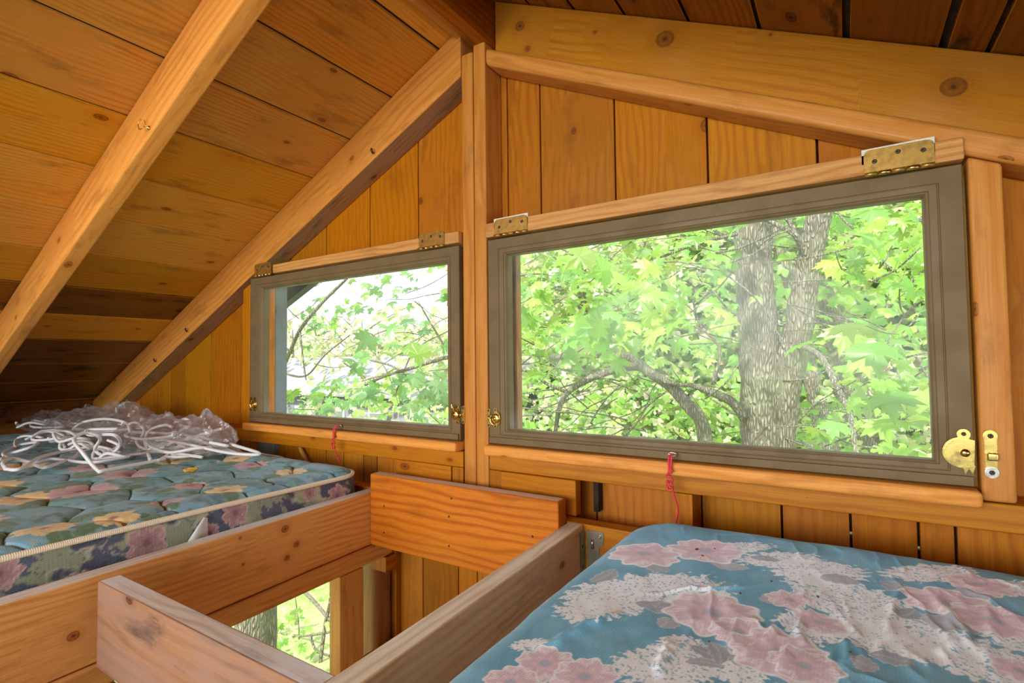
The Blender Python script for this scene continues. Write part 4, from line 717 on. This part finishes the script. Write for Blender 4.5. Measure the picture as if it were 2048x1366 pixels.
for i, (x, y, w, h, r) in enumerate(sprays):
    c = P2(x, y); a = P2(x-w, y+w*0.08); b = P2(x+w, y-w*0.08); u = P2(x, y-h); d_ = P2(x, y+h); L_ = math.dist(a, b)/2; W_ = math.dist(u, d_)/2; cR = spray(cR, PX, PY, c[0], c[1], L_, W_, math.atan2(b[1]-a[1], b[0]-a[0]), WHT, i*3.7)
leafs = [(1380, 1225, 1270, 1210, 18), (1360, 1250, 1320, 1265, 14), (1480, 1330, 1380, 1300, 18), (1450, 1345, 1370, 1335, 12), (1230, 1140, 1180, 1165, 10), (1420, 1130, 1500, 1145, 10), (1500, 1120, 1560, 1130, 8), (1720, 1175, 1640, 1160, 14), (1830, 1190, 1760, 1170, 14), (1840, 1240, 1960, 1275, 22), (1830, 1225, 1790, 1240, 12), (1700, 1330, 1760, 1350, 20), (1740, 1320, 1830, 1345, 18), (1520, 1210, 1570, 1205, 14), (1340, 1150, 1290, 1130, 10), (1600, 1300, 1650, 1340, 16), (1100, 1350, 1060, 1330, 14), (1900, 1190, 1990, 1195, 12), (1420, 1290, 1440, 1340, 14)]
for i, (xa, ya, xb, yb, w) in enumerate(leafs):
    a = P2(xa, ya); b = P2(xb, yb); k = math.dist(P2(xa, ya-w), P2(xa, ya+w))/2; cR = blade(cR, PX, PY, a[0], a[1], b[0], b[1], max(0.008, k*0.75), GRY if i % 2 else GR2, (0.70, 0.66, 0.66), bend=0.1*(-1)**i)
fl2 = [(1425, 1235, 95, 0, .9), (1480, 1275, 60, 1, .8), (1560, 1320, 100, 2, 1), (1610, 1345, 70, 1.5, 1), (1290, 1112, 85, 3, 1.0), (1410, 1106, 75, 4, 1.0), (1580, 1210, 45, 5, 1), (1640, 1255, 50, 5.5, 1), (1900, 1215, 85, 6, 1), (1990, 1250, 80, 7, 1), (1090, 1330, 62, 8, .8), (1170, 1362, 70, 8.8, .8), (1020, 1366, 60, 8.2, .8), (1960, 1175, 60, 9, 1), (2040, 1350, 50, 9.4, 1)]
for x, y, w, ph, ar in fl2:
    c = P2(x, y); R_ = math.dist(P2(x-w, y), P2(x+w, y))/2; cR = flower(cR, PX, PY, c[0], c[1], min(R_, 0.062), PK2, PK, (0.97, 0.95, 0.97), (0.42, 0.50, 0.62), ph, ar=1.0, n=6, det=0.14)
cR = over(cR, (0.40, 0.40, 0.52), sstep(0.022, 0.016, D)*sstep(0.3, 0.6, fbm(PX*90, PY*90, 2))*0.8)
pydata('sheet_top', np.stack([PX, PY, PZ], -1).reshape(-1, 3), grid_faces(*PX.shape), M['sheet'], mr, colors=cR.reshape(-1, 3), cname='print', uv=np.stack([PX, PY], -1).reshape(-1, 2))
OL = outline(bx2, R2, 0.01); cum = np.concatenate([[0], np.cumsum(np.linalg.norm(np.diff(OL, axis=0), axis=1))]); tv = lin((0, 1, 1/12)); S, T = np.meshgrid(cum, tv, indexing='ij')
tan = np.roll(OL, -1, 0)-np.roll(OL, 1, 0); tan /= np.linalg.norm(tan, axis=1)[:, None]; nor = np.stack([tan[:, 1], -tan[:, 0]], 1); bl = 0.006*np.sin(T*math.pi)
SX = OL[:, 0][:, None]+nor[:, 0][:, None]*bl; SY = OL[:, 1][:, None]+nor[:, 1][:, None]*bl; SZ = -0.510+0.129*T
base = np.ones(S.shape+(3,))*np.array((0.26, 0.28, 0.38)); base = over(base, WHT, sstep(0.5, 0.6, fbm(S*30, SZ*40, 3))*0.6)
nT = len(tv); nO = len(OL); last = np.array([[(nO-1)*nT+j, j, j+1, (nO-1)*nT+j+1] for j in range(nT-1)])
pydata('side_band', np.stack([SX, SY, SZ], -1).reshape(-1, 3), np.vstack([grid_faces(nO, nT), last]), M['sheet'], mr, colors=base.reshape(-1, 3), cname='print', uv=np.stack([S, SZ], -1).reshape(-1, 2))
# crumbs lying on the blue mattress
for i, (px, py, s) in enumerate(((1393, 1098, 0.004), (1405, 1111, 0.003), (1480, 1186, 0.003), (1636, 1193, 0.0032), (1542, 1162, 0.0025), (1418, 1283, 0.002), (1700, 1304, 0.002), (1430, 1097, 0.002))):
    c = at(px, py, Z=-0.325); V = NR.randn(14, 3); V = V/np.linalg.norm(V, axis=1)[:, None]*s*(0.6+0.6*NR.rand(14, 1))*np.array((1, 0.8, 0.5)); bm = bmesh.new()
    [bm.verts.new(Vector(v)+Vector(c)) for v in V]; bmesh.ops.convex_hull(bm, input=bm.verts); me = bpy.data.meshes.new('crumb'); bm.to_mesh(me); bm.free(); tag(place('crumb', me, M['debris']), 'tiny dark crumb lying on the blue flowered mattress', 'crumb', 'crumbs on the blue mattress')
# yellow crumb of foam on the quilted mattress
c = at(383, 940, Z=-0.312); V = []
for i in range(60):
    v = NR.randn(3); v /= np.linalg.norm(v); V.append(c+v*np.array((0.020, 0.022, 0.0095))*(0.75+0.35*NR.rand()))
bm = bmesh.new(); [bm.verts.new(v) for v in V]; bmesh.ops.convex_hull(bm, input=bm.verts); me = bpy.data.meshes.new('foam_scrap'); bm.to_mesh(me); bm.free(); tag(place('foam_scrap', me, M['foam']), 'small crumbly yellow scrap lying on the quilted mattress', 'scrap')
pydata('orange_scrap', [at(*p, Y=0.98).tolist() for p in ((0, 843), (34, 838), (30, 850), (0, 866))]+[at(*p, Y=1.0).tolist() for p in ((0, 843), (34, 838), (30, 850), (0, 866))], [(0, 1, 2, 3), (7, 6, 5, 4), (0, 4, 5, 1), (1, 5, 6, 2), (2, 6, 7, 3), (3, 7, 4, 0)], M['tarp'], smooth=False)
tag(bpy.data.objects['orange_scrap'], 'orange pointed scrap at the left edge behind the rope', 'scrap')
# ================================================================ ROPE AND BAG
def rp(lst, zoff=0.0, close=False):
    """rope run through picture points at given depth Y; heights clipped so it rests on the mattress"""
    out = []
    for (x, y, Y) in lst:
        p = at(x, y, Y=Y); 
        if p[2] < -0.306: p = at(x, y, Z=-0.306)
        out.append(p)
    return spline(out, 10)
ropes = [rp([(330, 918, .85), (215, 940, .66), (195, 940, .64), (165, 905, .62), (148, 880, .64), (170, 866, .68), (200, 876, .72), (190, 900, .74), (215, 912, .76), (240, 890, .78), (228, 870, .74), (180, 870, .72), (176, 860, .74), (235, 858, .8)]),
    rp([(10, 935, .5), (6, 925, .52), (25, 917, .56), (70, 925, .6), (110, 918, .68), (180, 925, .76), (250, 915, .86)]), rp([(10, 938, .5), (40, 938, .52), (80, 915, .6), (120, 905, .7), (190, 893, .8), (240, 905, .9)]),
    rp([(0, 920, .6), (20, 908, .62), (60, 895, .66), (75, 885, .7), (40, 890, .7), (8, 905, .66), (12, 915, .62)]), rp([(30, 895, .72), (32, 880, .74), (50, 872, .76), (85, 876, .8), (60, 885, .76), (45, 890, .76)]),
    rp([(50, 880, .8), (90, 862, .82), (140, 862, .85), (200, 864, .9), (260, 858, .95)]), rp([(155, 880, .86), (145, 862, .86), (165, 845, .88), (210, 838, .9), (250, 845, .92), (262, 860, .95)]),
    rp([(130, 895, .8), (128, 885, .8), (150, 886, .82), (200, 895, .86), (160, 905, .82), (150, 915, .8), (120, 925, .74), (90, 935, .7), (70, 930, .68)]),
    rp([(260, 865, .9), (258, 850, .9), (272, 845, .92), (288, 860, .94), (280, 880, .94)]), rp([(295, 900, .93), (290, 880, .93), (300, 860, .95), (330, 850, .97), (345, 855, .98)]), rp([(350, 845, 1.0), (372, 838, 1.0), (380, 850, 1.0), (360, 862, 1.0)]),
    rp([(300, 920, .9), (298, 900, .92), (330, 890, .94), (370, 882, .98), (400, 870, 1.0), (445, 857, 1.04)]), rp([(310, 890, .94), (340, 884, .96), (360, 890, .96), (340, 898, .95), (315, 896, .94), (330, 905, .94), (370, 895, .98), (375, 885, 1.0), (350, 880, .98)]),
    rp([(330, 905, .96), (350, 910, .97), (400, 890, 1.0), (420, 880, 1.02), (395, 878, 1.0), (355, 886, .98)]),
    rp([(315, 922, .86), (345, 908, .92), (400, 903, 1.0), (440, 900, 1.04), (480, 908, 1.08)]), rp([(330, 915, .9), (380, 912, .95), (440, 898, 1.03), (470, 905, 1.05)]), rp([(190, 918, .8), (250, 912, .86), (300, 905, .92), (350, 900, .97)]), rp([(205, 905, .8), (225, 900, .82), (236, 890, .84), (215, 880, .82)])]
for k in range(16):   # random bights of the same rope, lying in the heap
    px, Y = (NR.uniform(60, 230), NR.uniform(0.72, 0.98)) if k < 8 else (NR.uniform(300, 420), NR.uniform(0.92, 1.04)); c = at(px, 880, Y=Y); a0 = NR.uniform(0, 6.28); rx, ry = NR.uniform(0.04, 0.13), NR.uniform(0.03, 0.07); tt = np.linspace(0, NR.uniform(4, 8.5), 9)
    ropes.append(spline([(c[0]+rx*(1+0.25*t)*math.cos(a0+t), min(c[1]+ry*math.sin(a0+t), 1.09), -0.312+0.012*(k % 4)+0.02*abs(math.sin(t*1.3+k))*NR.rand()*1.5) for t in tt], 9))
tag(tubes('rope', [(r, 0.0052) for r in ropes], M['rope']), 'loose tangle of white braided rope lying on the quilted mattress', 'rope')
e = spline([at(480, 912, Z=-0.33), at(505, 905, Y=1.145), at(535, 910, Y=1.148), at(560, 914, Y=1.15), at(578, 922, Y=1.15)], 8)
e[:, 2] = np.maximum(e[:, 2], -0.384); tag(tubes('rope_end', [(e, 0.0035)], M['rope']), 'thin rope end looping down behind the corner of the quilted mattress', 'rope')
def blob(cx, cy, cz, rx, ry, rz, seed, nu=70, nv=26):
    u, v = np.meshgrid(np.linspace(0, 2*math.pi, nu), np.linspace(-0.25, 1, nv)*math.pi/2, indexing='ij')
    d = np.stack([np.cos(v)*np.cos(u), np.cos(v)*np.sin(u), np.sin(v)], -1); cr = 0
    for k in range(9):   # crumpled facets: creases where random planes fold
        a = NR.randn(3); a /= np.linalg.norm(a); t = (d@a)*(3+2*NR.rand())+NR.rand()*3; cr = cr+np.abs(((t*0.5) % 1)-0.5)*(0.12+0.10*NR.rand())
    r = 0.72+cr*0.75+0.30*np.abs(fbm(np.cos(u)*3+seed, v*4+seed+np.sin(u)*2, 4)-0.5)*2-0.08; P = d*r[..., None]*np.array((rx, ry, rz))+np.array((cx, cy, cz)); P[..., 2] = np.maximum(P[..., 2], -0.311); f = grid_faces(nu, nv); return P.reshape(-1, 3), f
V = []; Fs = []; o_ = 0
for i, (px, py, Y, rx, ry, rz) in enumerate(((330, 895, .97, 0.30, .13, .115), (180, 900, .95, 0.36, .13, .12), (100, 885, .98, 0.20, .10, .09), (410, 885, 1.03, 0.19, .075, .125), (250, 900, 1.0, .25, .1, .15))):
    c = at(px, py, Y=Y); v, f = blob(c[0], c[1], -0.311, rx, ry, rz, i*5.1); V.append(v); Fs.append(f+o_); o_ += len(v)
tag(pydata('plastic_bag', np.vstack(V), np.vstack(Fs), M['bag'], smooth=False), 'crumpled clear plastic bag over the rope on the quilted mattress', 'bag')
# ================================================================ OUTDOORS
def terrain():
    gx = np.linspace(-45, 30, 76); gy = np.linspace(-12, 60, 73); X, Y = np.meshgrid(gx, gy, indexing='ij')
    Z = -2.72-1.6*sstep(-3, -16, X)+2.2*sstep(16, 45, Y)+0.15*(fbm(X*0.5, Y*0.5, 3)-0.5)*sstep(1.5, 4, np.maximum(Y, np.abs(X+1)-2)); Z = np.where((np.abs(X+1) < 3) & (Y < 1.5), -2.72, Z)
    return tag(pydata('ground', np.stack([X, Y, Z], -1).reshape(-1, 3), grid_faces(*X.shape), M['ground']), 'grassy brushy ground outside the cabin', kind='structure')
terrain()
half = [(0.0, 0.0), (.13, -.05), (.40, -.13), (.33, .03), (.56, .10), (.44, .20), (.66, .40), (.46, .40), (.44, .52), (.30, .44), (.17, .40), (.23, .66), (.11, .66), (0.0, 1.0)]
LEAF = np.array(half+[(-x, y) for x, y in half[-2:0:-1]]); LEAF = LEAF-np.array((0, 0.35)); nl = len(LEAF)
LEAFV = np.vstack([[0, 0, 0.0], np.column_stack([LEAF, -0.45*(LEAF**2).sum(1)])]); LEAFF = np.array([(0, 1+i, 1+(i+1) % nl) for i in range(nl)])
S2 = LEAF[::2]; LEAFS_V = np.vstack([[0, 0, 0.0], np.column_stack([S2, -0.4*(S2**2).sum(1)])]); LEAFS_F = np.array([(0, 1+i, 1+(i+1) % len(S2)) for i in range(len(S2))])
def leaves(name, pos, size, cols, parent, simple=False, face=0.45, mat='leaf'):
    LV, LF = (LEAFS_V, LEAFS_F) if simple else (LEAFV, LEAFF); n = len(pos); pos = np.asarray(pos)
    # leaf planes tilt outward to the light, tips hang
    nrm = NR.randn(n, 3)*0.55+np.array((0.25, -face*1.6, 0.8)); nrm /= np.linalg.norm(nrm, axis=1)[:, None]; tip = NR.randn(n, 3)*0.8+np.array((0, -0.3, -0.9)); tip -= nrm*(tip*nrm).sum(1)[:, None]; tip /= np.linalg.norm(tip, axis=1)[:, None]; sd = np.cross(tip, nrm)
    V = pos[:, None, :]+size[:, None, None]*(LV[None, :, 0, None]*sd[:, None]+LV[None, :, 1, None]*tip[:, None]+LV[None, :, 2, None]*nrm[:, None])
    Fa = (LF[None]+(np.arange(n)*len(LV))[:, None, None]).reshape(-1, 3); c = np.repeat(cols, len(LV), 0)
    return pydata(name, V.reshape(-1, 3), Fa, M[mat], parent, smooth=False, colors=c)
def leafcols(n, pal): pal = np.array(pal); i = NR.randint(0, len(pal), n); return np.clip(pal[i]*(0.75+0.5*NR.rand(n, 1))*(0.93+0.14*NR.rand(n, 3)), 0, 0.95)
GREENS = [(0.24, 0.47, 0.05), (0.34, 0.57, 0.08), (0.18, 0.41, 0.055), (0.44, 0.60, 0.10), (0.26, 0.50, 0.10)]
PALE = [(0.46, 0.58, 0.18), (0.62, 0.66, 0.32), (0.74, 0.68, 0.42), (0.36, 0.52, 0.15), (0.80, 0.70, 0.60)]
YELS = [(0.46, 0.40, 0.20), (0.44, 0.36, 0.24), (0.36, 0.40, 0.20), (0.48, 0.34, 0.24)]
def px_cloud(boxes, seed=0):
    """leaf positions scattered through volumes beyond the panes (picture x/y window, depth range, count, size)"""
    P = []; Sz = []
    for (x0, x1, y0, y1, d0, d1, n, s) in boxes:
        k = 0
        while k < n:
            # a twig: a handful of leaves near one another
            cx, cy, cd = NR.uniform(x0, x1), NR.uniform(y0, y1), NR.uniform(d0, d1); c = at(cx, cy, Y=cd); m = min(n-k, NR.randint(3, 8)); q = c+NR.randn(m, 3)*np.array((s*1.3, s*1.3, s*0.7)); P.append(q); Sz.append(s*(0.6+0.7*NR.rand(m))); k += m
    return np.vstack(P), np.concatenate(Sz)
def pxs(lst): return spline([at(x, y, Y=d) for x, y, d in lst], 8)
# the forked maple in the wide window
tr = empty('forked_maple', tuple(at(1528, 890, Y=4.5)[:2])+(-2.72,), 'forked grey-barked maple standing close outside the wide window', 'tree')
b0 = at(1528, 890, Y=4.5)
def bumpy(pts, rad, seg=22, amp=0.07, sd=0):
    v, f, u = tube_data(pts, rad, seg); c = np.repeat(pts, seg, 0); d = v-c; n = fbm(u[:, 0]*7+sd, np.sin(u[:, 1]*6.283)*2+sd, 3)-0.5; return c+d*(1+amp*4*n)[:, None], f, u
def merge(parts):
    V = []; Fs = []; o = 0
    for v, f, u in parts: V.append(v); Fs += [tuple(i+o for i in q) for q in f]; o += len(v)
    return np.vstack(V), Fs
lp = spline([(b0[0]+0.03, 4.5, -2.9), (b0[0]+0.02, 4.5, -1.7)]+[at(x, y, Y=4.5) for x, y in ((1527, 900), (1521, 740), (1512, 600), (1503, 450), (1496, 300), (1488, 160))], 9)
rp2 = pxs([(1556, 900, 4.52), (1562, 820, 4.52), (1577, 740, 4.52), (1592, 680, 4.52), (1606, 600, 4.53), (1620, 520, 4.54), (1636, 440, 4.55), (1658, 330, 4.56), (1690, 200, 4.6)])
v, f = merge([bumpy(lp, [0.30, 0.24, 0.165, 0.148, 0.142, 0.135, 0.13, 0.12], 26, 0.06, 3), bumpy(rp2, [0.12, 0.12, 0.115, 0.10, 0.092, 0.09, 0.088, 0.08], 22, 0.07, 9)]); pydata('trunk', v, f, M['bark'], tr)
def limb(pts, r, parent, seg=8, name='branch'): return pydata(name, *merge([bumpy(pts, r, seg, 0.05, pts[0][0])])[:2], M['bark'], parent)
def twigs(boxes, parent, name='twigs'):
    parts = []
    for (x0, x1, y0, y1, d0, d1, n, r) in boxes:
        for i in range(n):
            x, y, d = NR.uniform(x0, x1), NR.uniform(y0, y1), NR.uniform(d0, d1); a = NR.uniform(-0.9, 0.9)+(math.pi if NR.rand() < .5 else 0); Ls = NR.uniform(60, 220); pts = []
            for k in range(5): pts.append(at(x, y, Y=d)); a += NR.uniform(-0.35, 0.35); x += Ls/4*math.cos(a); y -= Ls/4*math.sin(a)*0.8; d += NR.uniform(-0.2, 0.2)
            parts.append(tube_data(spline(pts, 4), [r, r*0.35], 5))
    v, f = merge(parts); return pydata(name, v, f, M['bark'], parent)
limb(pxs([(1412, 940, 4.3), (1405, 850, 4.3), (1375, 810, 4.3), (1340, 772, 4.3), (1300, 745, 4.2), (1262, 716, 4.2), (1200, 710, 4.1), (1120, 714, 4.0), (1070, 730, 4.0)]), [0.06, 0.052, 0.042, 0.03, 0.018], tr)
limb(pxs([(1110, 870, 3.9), (1118, 820, 3.9), (1135, 785, 4.0), (1180, 757, 4.05), (1235, 738, 4.1), (1275, 733, 4.2), (1305, 748, 4.2)]), [0.016, 0.026, 0.034, 0.036], tr)
limb(pxs([(1490, 835, 4.4), (1462, 803, 4.35), (1425, 785, 4.3), (1390, 772, 4.3), (1350, 768, 4.25), (1300, 755, 4.2)]), [0.045, 0.035, 0.025, 0.016, 0.012], tr)
limb(pxs([(1135, 785, 4.0), (1095, 768, 3.9), (1060, 745, 3.9), (1030, 738, 3.8)]), [0.016, 0.012, 0.008], tr)
limb(pxs([(1618, 540, 4.5), (1608, 500, 4.45), (1590, 470, 4.4), (1555, 450, 4.4), (1530, 440, 4.4)]), [0.03, 0.022, 0.014], tr)
limb(pxs([(1605, 500, 4.45), (1592, 470, 4.45), (1580, 448, 4.45), (1560, 420, 4.4)]), [0.018, 0.012], tr)
limb(pxs([(1425, 770, 4.2), (1440, 700, 4.2), (1400, 650, 4.2), (1385, 600, 4.2)]), [0.014, 0.01, 0.006], tr)
limb(pxs([(1200, 575, 4.0), (1290, 530, 4.1), (1380, 492, 4.2), (1475, 468, 4.3)]), [0.008, 0.011, 0.014], tr)
limb(pxs([(1598, 690, 4.4), (1640, 712, 4.0), (1672, 770, 3.8), (1700, 830, 3.6), (1712, 900, 3.5), (1740, 960, 3.4)]), [0.022, 0.018, 0.013, 0.01], tr)
twigs([(1000, 1480, 420, 880, 3.4, 4.8, 110, 0.007), (1560, 1860, 400, 900, 3.6, 5.4, 60, 0.007)], tr)
P, Sz = px_cloud([(1040, 1290, 520, 690, 2.6, 3.3, 80, 0.135), (1030, 1440, 430, 690, 3.4, 5.0, 190, 0.125), (1030, 1400, 700, 870, 3.6, 5.0, 40, 0.10), (1000, 1700, 420, 880, 5.4, 7.5, 330, 0.11), (1690, 1870, 400, 900, 4.2, 7.0, 200, 0.12), (1700, 1860, 430, 600, 3.2, 4.4, 50, 0.12), (1720, 1880, 720, 900, 2.2, 2.9, 30, 0.13), (1240, 1430, 560, 680, 3.2, 4.0, 22, 0.12), (1010, 1060, 480, 760, 2.8, 3.4, 26, 0.12)])
leaves('foliage', P, Sz, leafcols(len(P), GREENS), tr)
# maple beyond the smaller window (its boughs hang into that view)
t2 = empty('porch_maple', (-4.2, 3.4, -2.72), 'maple whose leafy boughs hang outside the smaller left window', 'tree')
tk = spline([(-3.9, 2.32, -2.9), (-3.92, 2.36, -2.0), (-3.98, 2.45, -1.2), (-4.25, 2.6, -0.6), (-4.75, 2.75, 0.2), (-5.4, 3.0, 1.6)], 8)
lt = at(512, 1260, Y=2.35); tk = spline([(lt[0], 2.35, -3.2), (lt[0]-0.0, 2.35, -1.9), (lt[0]-0.03, 2.36, -1.2), (lt[0]-0.12, 2.4, -0.55), (lt[0]-0.5, 2.5, 0.2), (lt[0]-1.3, 2.7, 1.6)], 8)
v, f = merge([bumpy(tk, [0.16, 0.14, 0.13, 0.12, 0.10], 22, 0.07, 5)]); pydata('trunk', v, f, M['bark'], t2)
limb(pxs([(540, 790, 3.2), (575, 715, 3.1), (600, 660, 3.0), (640, 610, 3.0), (670, 580, 3.0), (700, 550, 3.0), (720, 520, 3.0)]), [0.022, 0.018, 0.013, 0.008], t2)
limb(pxs([(920, 712, 3.2), (880, 718, 3.1), (820, 737, 3.0), (770, 752, 2.9), (730, 770, 2.9)]), [0.018, 0.014, 0.009], t2); limb(pxs([(560, 745, 3.3), (610, 752, 3.2), (650, 710, 3.1), (700, 670, 3.0)]), [0.012, 0.008, 0.005], t2)
limb(pxs([(740, 720, 3.0), (790, 735, 3.0), (830, 770, 3.0), (860, 820, 3.0)]), [0.008, 0.006], t2); limb(pxs([(600, 665, 3.0), (605, 710, 3.0), (612, 760, 3.0)]), [0.01, 0.006], t2); limb(pxs([(790, 790, 3.0), (800, 765, 3.0), (830, 700, 3.0), (900, 660, 3.0)]), [0.006, 0.005], t2)
twigs([(570, 890, 560, 830, 2.8, 3.8, 22, 0.005)], t2)
P, Sz = px_cloud([(660, 745, 690, 770, 1.9, 2.2, 16, 0.115), (610, 740, 770, 830, 2.2, 2.8, 24, 0.10), (780, 890, 640, 700, 2.4, 2.8, 14, 0.115), (810, 890, 740, 830, 2.6, 3.2, 30, 0.11), (735, 815, 545, 625, 3.2, 4.0, 34, 0.10), (580, 660, 570, 690, 3.2, 4.0, 30, 0.09), (640, 745, 600, 630, 3.0, 3.6, 22, 0.08), (855, 893, 580, 640, 2.2, 2.6, 7, 0.12), (570, 630, 760, 830, 3.2, 4.2, 12, 0.10)])
leaves('foliage', P, Sz, leafcols(len(P), [(0.12, 0.30, 0.08), (0.16, 0.36, 0.09), (0.10, 0.26, 0.09), (0.26, 0.46, 0.07), (0.20, 0.40, 0.12)]), t2)
# brush seen through the lower opening
t3 = empty('saplings', (-4.5, 3.6, -2.9), 'leafy saplings seen through the lower opening', 'shrub')
limb(pxs([(640, 1330, 3.2), (650, 1250, 3.2), (662, 1190, 3.2), (655, 1120, 3.2)]), [0.018, 0.014], t3); limb(pxs([(560, 1265, 3.4), (600, 1272, 3.4), (640, 1268, 3.3), (670, 1262, 3.3)]), [0.01, 0.012], t3); limb(pxs([(620, 1270, 3.3), (632, 1300, 3.3), (660, 1312, 3.3)]), [0.014, 0.01], t3); limb(pxs([(610, 1185, 3.4), (630, 1205, 3.3), (660, 1240, 3.2)]), [0.02, 0.016], t3)
limb(pxs([(595, 1320, 3.4), (598, 1260, 3.4), (590, 1190, 3.4)]), [0.007, 0.006], t3)
P, Sz = px_cloud([(540, 670, 1160, 1330, 2.6, 4.6, 150, 0.075), (480, 680, 1160, 1366, 4.6, 7.5, 260, 0.10)]); leaves('foliage', P, Sz, leafcols(len(P), GREENS+PALE), t3)
# trunks and trees further off
def dtree(name, label, base, lean, h, r, crown, n, ls, pal, cat='tree', group=None, crownbase=0.35):
    t = empty(name, base, label, cat, group); bx_, by_, bz_ = base; pts = spline([(bx_, by_, bz_-0.2), (bx_+lean*0.35, by_, bz_+h*0.35), (bx_+lean*0.6, by_+0.1, bz_+h*0.65), (bx_+lean, by_, bz_+h*0.95)], 6); prt = [bumpy(pts, [r, r*0.8, r*0.6, r*0.15], 12, 0.05, bx_)]
    for k in range(9):
        i = int(len(pts)*(0.3+0.07*k)); i = min(i, len(pts)-2); a = NR.uniform(0, 6.28); L = crown*NR.uniform(0.5, 0.9); e = pts[i]+np.array((math.cos(a)*L, math.sin(a)*L*0.6, L*NR.uniform(0.2, 0.9))); prt.append(tube_data(spline([pts[i], (pts[i]+e)/2+NR.randn(3)*0.08*L, e], 4), [r*0.35, r*0.08], 6))
    v, f = merge(prt); pydata('trunk', v, f, M['bark'], t)
    c = NR.randn(60, 3)*np.array((crown*0.55, crown*0.45, h*0.22))+np.array((bx_+lean*0.6, by_, bz_+h*(crownbase+0.32))); P = c[NR.randint(0, 60, n)]+NR.randn(n, 3)*crown*0.16; P = P[P[:, 2] > bz_+0.2]; leaves('foliage', P, ls*(0.6+0.8*NR.rand(len(P))), leafcols(len(P), pal), t, simple=True, face=0.7); return t
for px, d, r, lean, lab in ((1668, 6.4, 0.11, -0.55, 'pale leaning trunk just right of the forked maple'), (1790, 7.0, 0.15, -0.75, 'thicker leaning trunk near the right edge of the wide window'), (1700, 9.5, 0.12, -0.5, 'slender pale tree seen between the leaning trunks')):
    c = at(px, 890, Y=d); dtree('leaning_tree', lab, (c[0]+0.35, d, -2.72), lean*2.4, 6.0, r, 1.8, 500, 0.12, GREENS)
bgt = []
for i in range(30):
    px = -150+i*78+NR.uniform(-30, 30); d = NR.uniform(11, 19) if px > 900 else NR.uniform(16, 26)
    ray = at(px, 700, Y=1.0); X = ray[0]*d
    if px <= 900: k = 24/abs(complex(ray[0], 1)); d = k*NR.uniform(0.95, 1.25); X = ray[0]*d
    z = -2.7-1.5*float(sstep(-3, -16, np.array(X)))
    left = px <= 930; h = NR.uniform(4.2, 5.2) if left else NR.uniform(8, 12)
    if left: h = (NR.uniform(0.065, 0.10)*math.hypot(X, d))-z
    dtree('woodland_tree', 'pale yellow-green tree in the hazy woodland beyond the metal roof' if left else 'light green tree in the dense woodland beyond the wide window', (X, d, z), NR.uniform(-0.6, 0.6), h, 0.14, 2.6 if not left else 3.2, 2600 if not left else 2400, 0.20 if not left else 0.20, (YELS+PALE) if left else PALE+GREENS[:1], group='woodland trees by the metal roof' if left else 'woodland trees beyond the wide window', crownbase=0.05 if not left else 0.15)
# understory
def brush(name, label, n, x0, x1, y0, y1, zz, s, pal):
    P = np.column_stack([NR.uniform(x0, x1, n), NR.uniform(y0, y1, n), -2.7+zz*NR.rand(n)**1.6]); return tag(leaves(name, P, s*(0.6+0.8*NR.rand(n)), leafcols(n, pal), None, simple=True, face=0.6), label, 'undergrowth', kind='stuff')
brush('undergrowth', 'leafy undergrowth covering the slope outside', 9000, -9, 5, 5.5, 14, 2.4, 0.12, PALE+GREENS+[(0.75, 0.72, 0.5)])
# long low building with a pale metal roof (smaller window)
hb = empty('long_shed', (-14.0, 13.5, -4.4), 'long low grey building with a pale metal roof beyond the smaller window', 'building')
A = at(540, 722, Y=12.4); Bp = at(930, 707, Y=12.4); z1, z2 = 0.16, -1.02
def lerp3(a, b, t): return tuple(a[i]+(b[i]-a[i])*t for i in range(3))
x0, x1 = -24.0, -6.5
pydata('roof', [(x0, 12.6, z1), (x1, 12.6, z1), (x1, 10.6, z2), (x0, 10.6, z2), (x0, 12.6, z1+0.06), (x1, 12.6, z1+0.06), (x1, 10.6, z2+0.06), (x0, 10.6, z2+0.06), (x0, 14.6, z2), (x1, 14.6, z2), (x0, 14.6, z2+0.06), (x1, 14.6, z2+0.06)], [(0, 1, 2, 3), (7, 6, 5, 4), (3, 2, 6, 7), (0, 3, 7, 4), (1, 5, 6, 2), (4, 5, 11, 10), (0, 8, 9, 1), (8, 10, 11, 9)], M['metalroof'], hb, smooth=False)
L = Lum(); L.box(x0+0.2, x1-0.2, 10.9, 14.3, -4.5, z2+0.12, (1, 0, 0), bev=0); L.done('wall', M['siding'], hb)
for i in range(9):
    xx = -22.5+i*1.75; L = Lum(); L.box(xx, xx+0.7, 10.86, 10.9, -2.6, -1.4, (1, 0, 0), bev=0.01); q = L.done('window', M['housewin'], hb); L = Lum(); L.box(xx+0.08, xx+0.62, 10.85, 10.862, -2.5, -1.5, (1, 0, 0), bev=0); L.done('pane', M['siding'], q)
h2 = empty('grey_house', (2.4, 15, -2.72), 'small grey house glimpsed through leaves at the right of the wide window', 'building')
L = Lum(); L.box(0.2, 5.4, 14.0, 17.5, -2.75, -0.1, (1, 0, 0), bev=0); L.done('wall', M['siding'], h2)
pydata('roof', [(-0.1, 13.7, -0.15), (5.7, 13.7, -0.15), (5.7, 15.75, 0.9), (-0.1, 15.75, 0.9), (5.7, 17.8, -0.15), (-0.1, 17.8, -0.15), (-0.1, 13.7, -0.25), (5.7, 13.7, -0.25), (5.7, 17.8, -0.25), (-0.1, 17.8, -0.25)], [(0, 1, 2, 3), (3, 2, 4, 5), (6, 7, 1, 0), (9, 6, 0, 3, 5), (7, 8, 4, 2, 1), (8, 9, 5, 4), (6, 9, 8, 7)], M['metalroof'], h2, smooth=False)
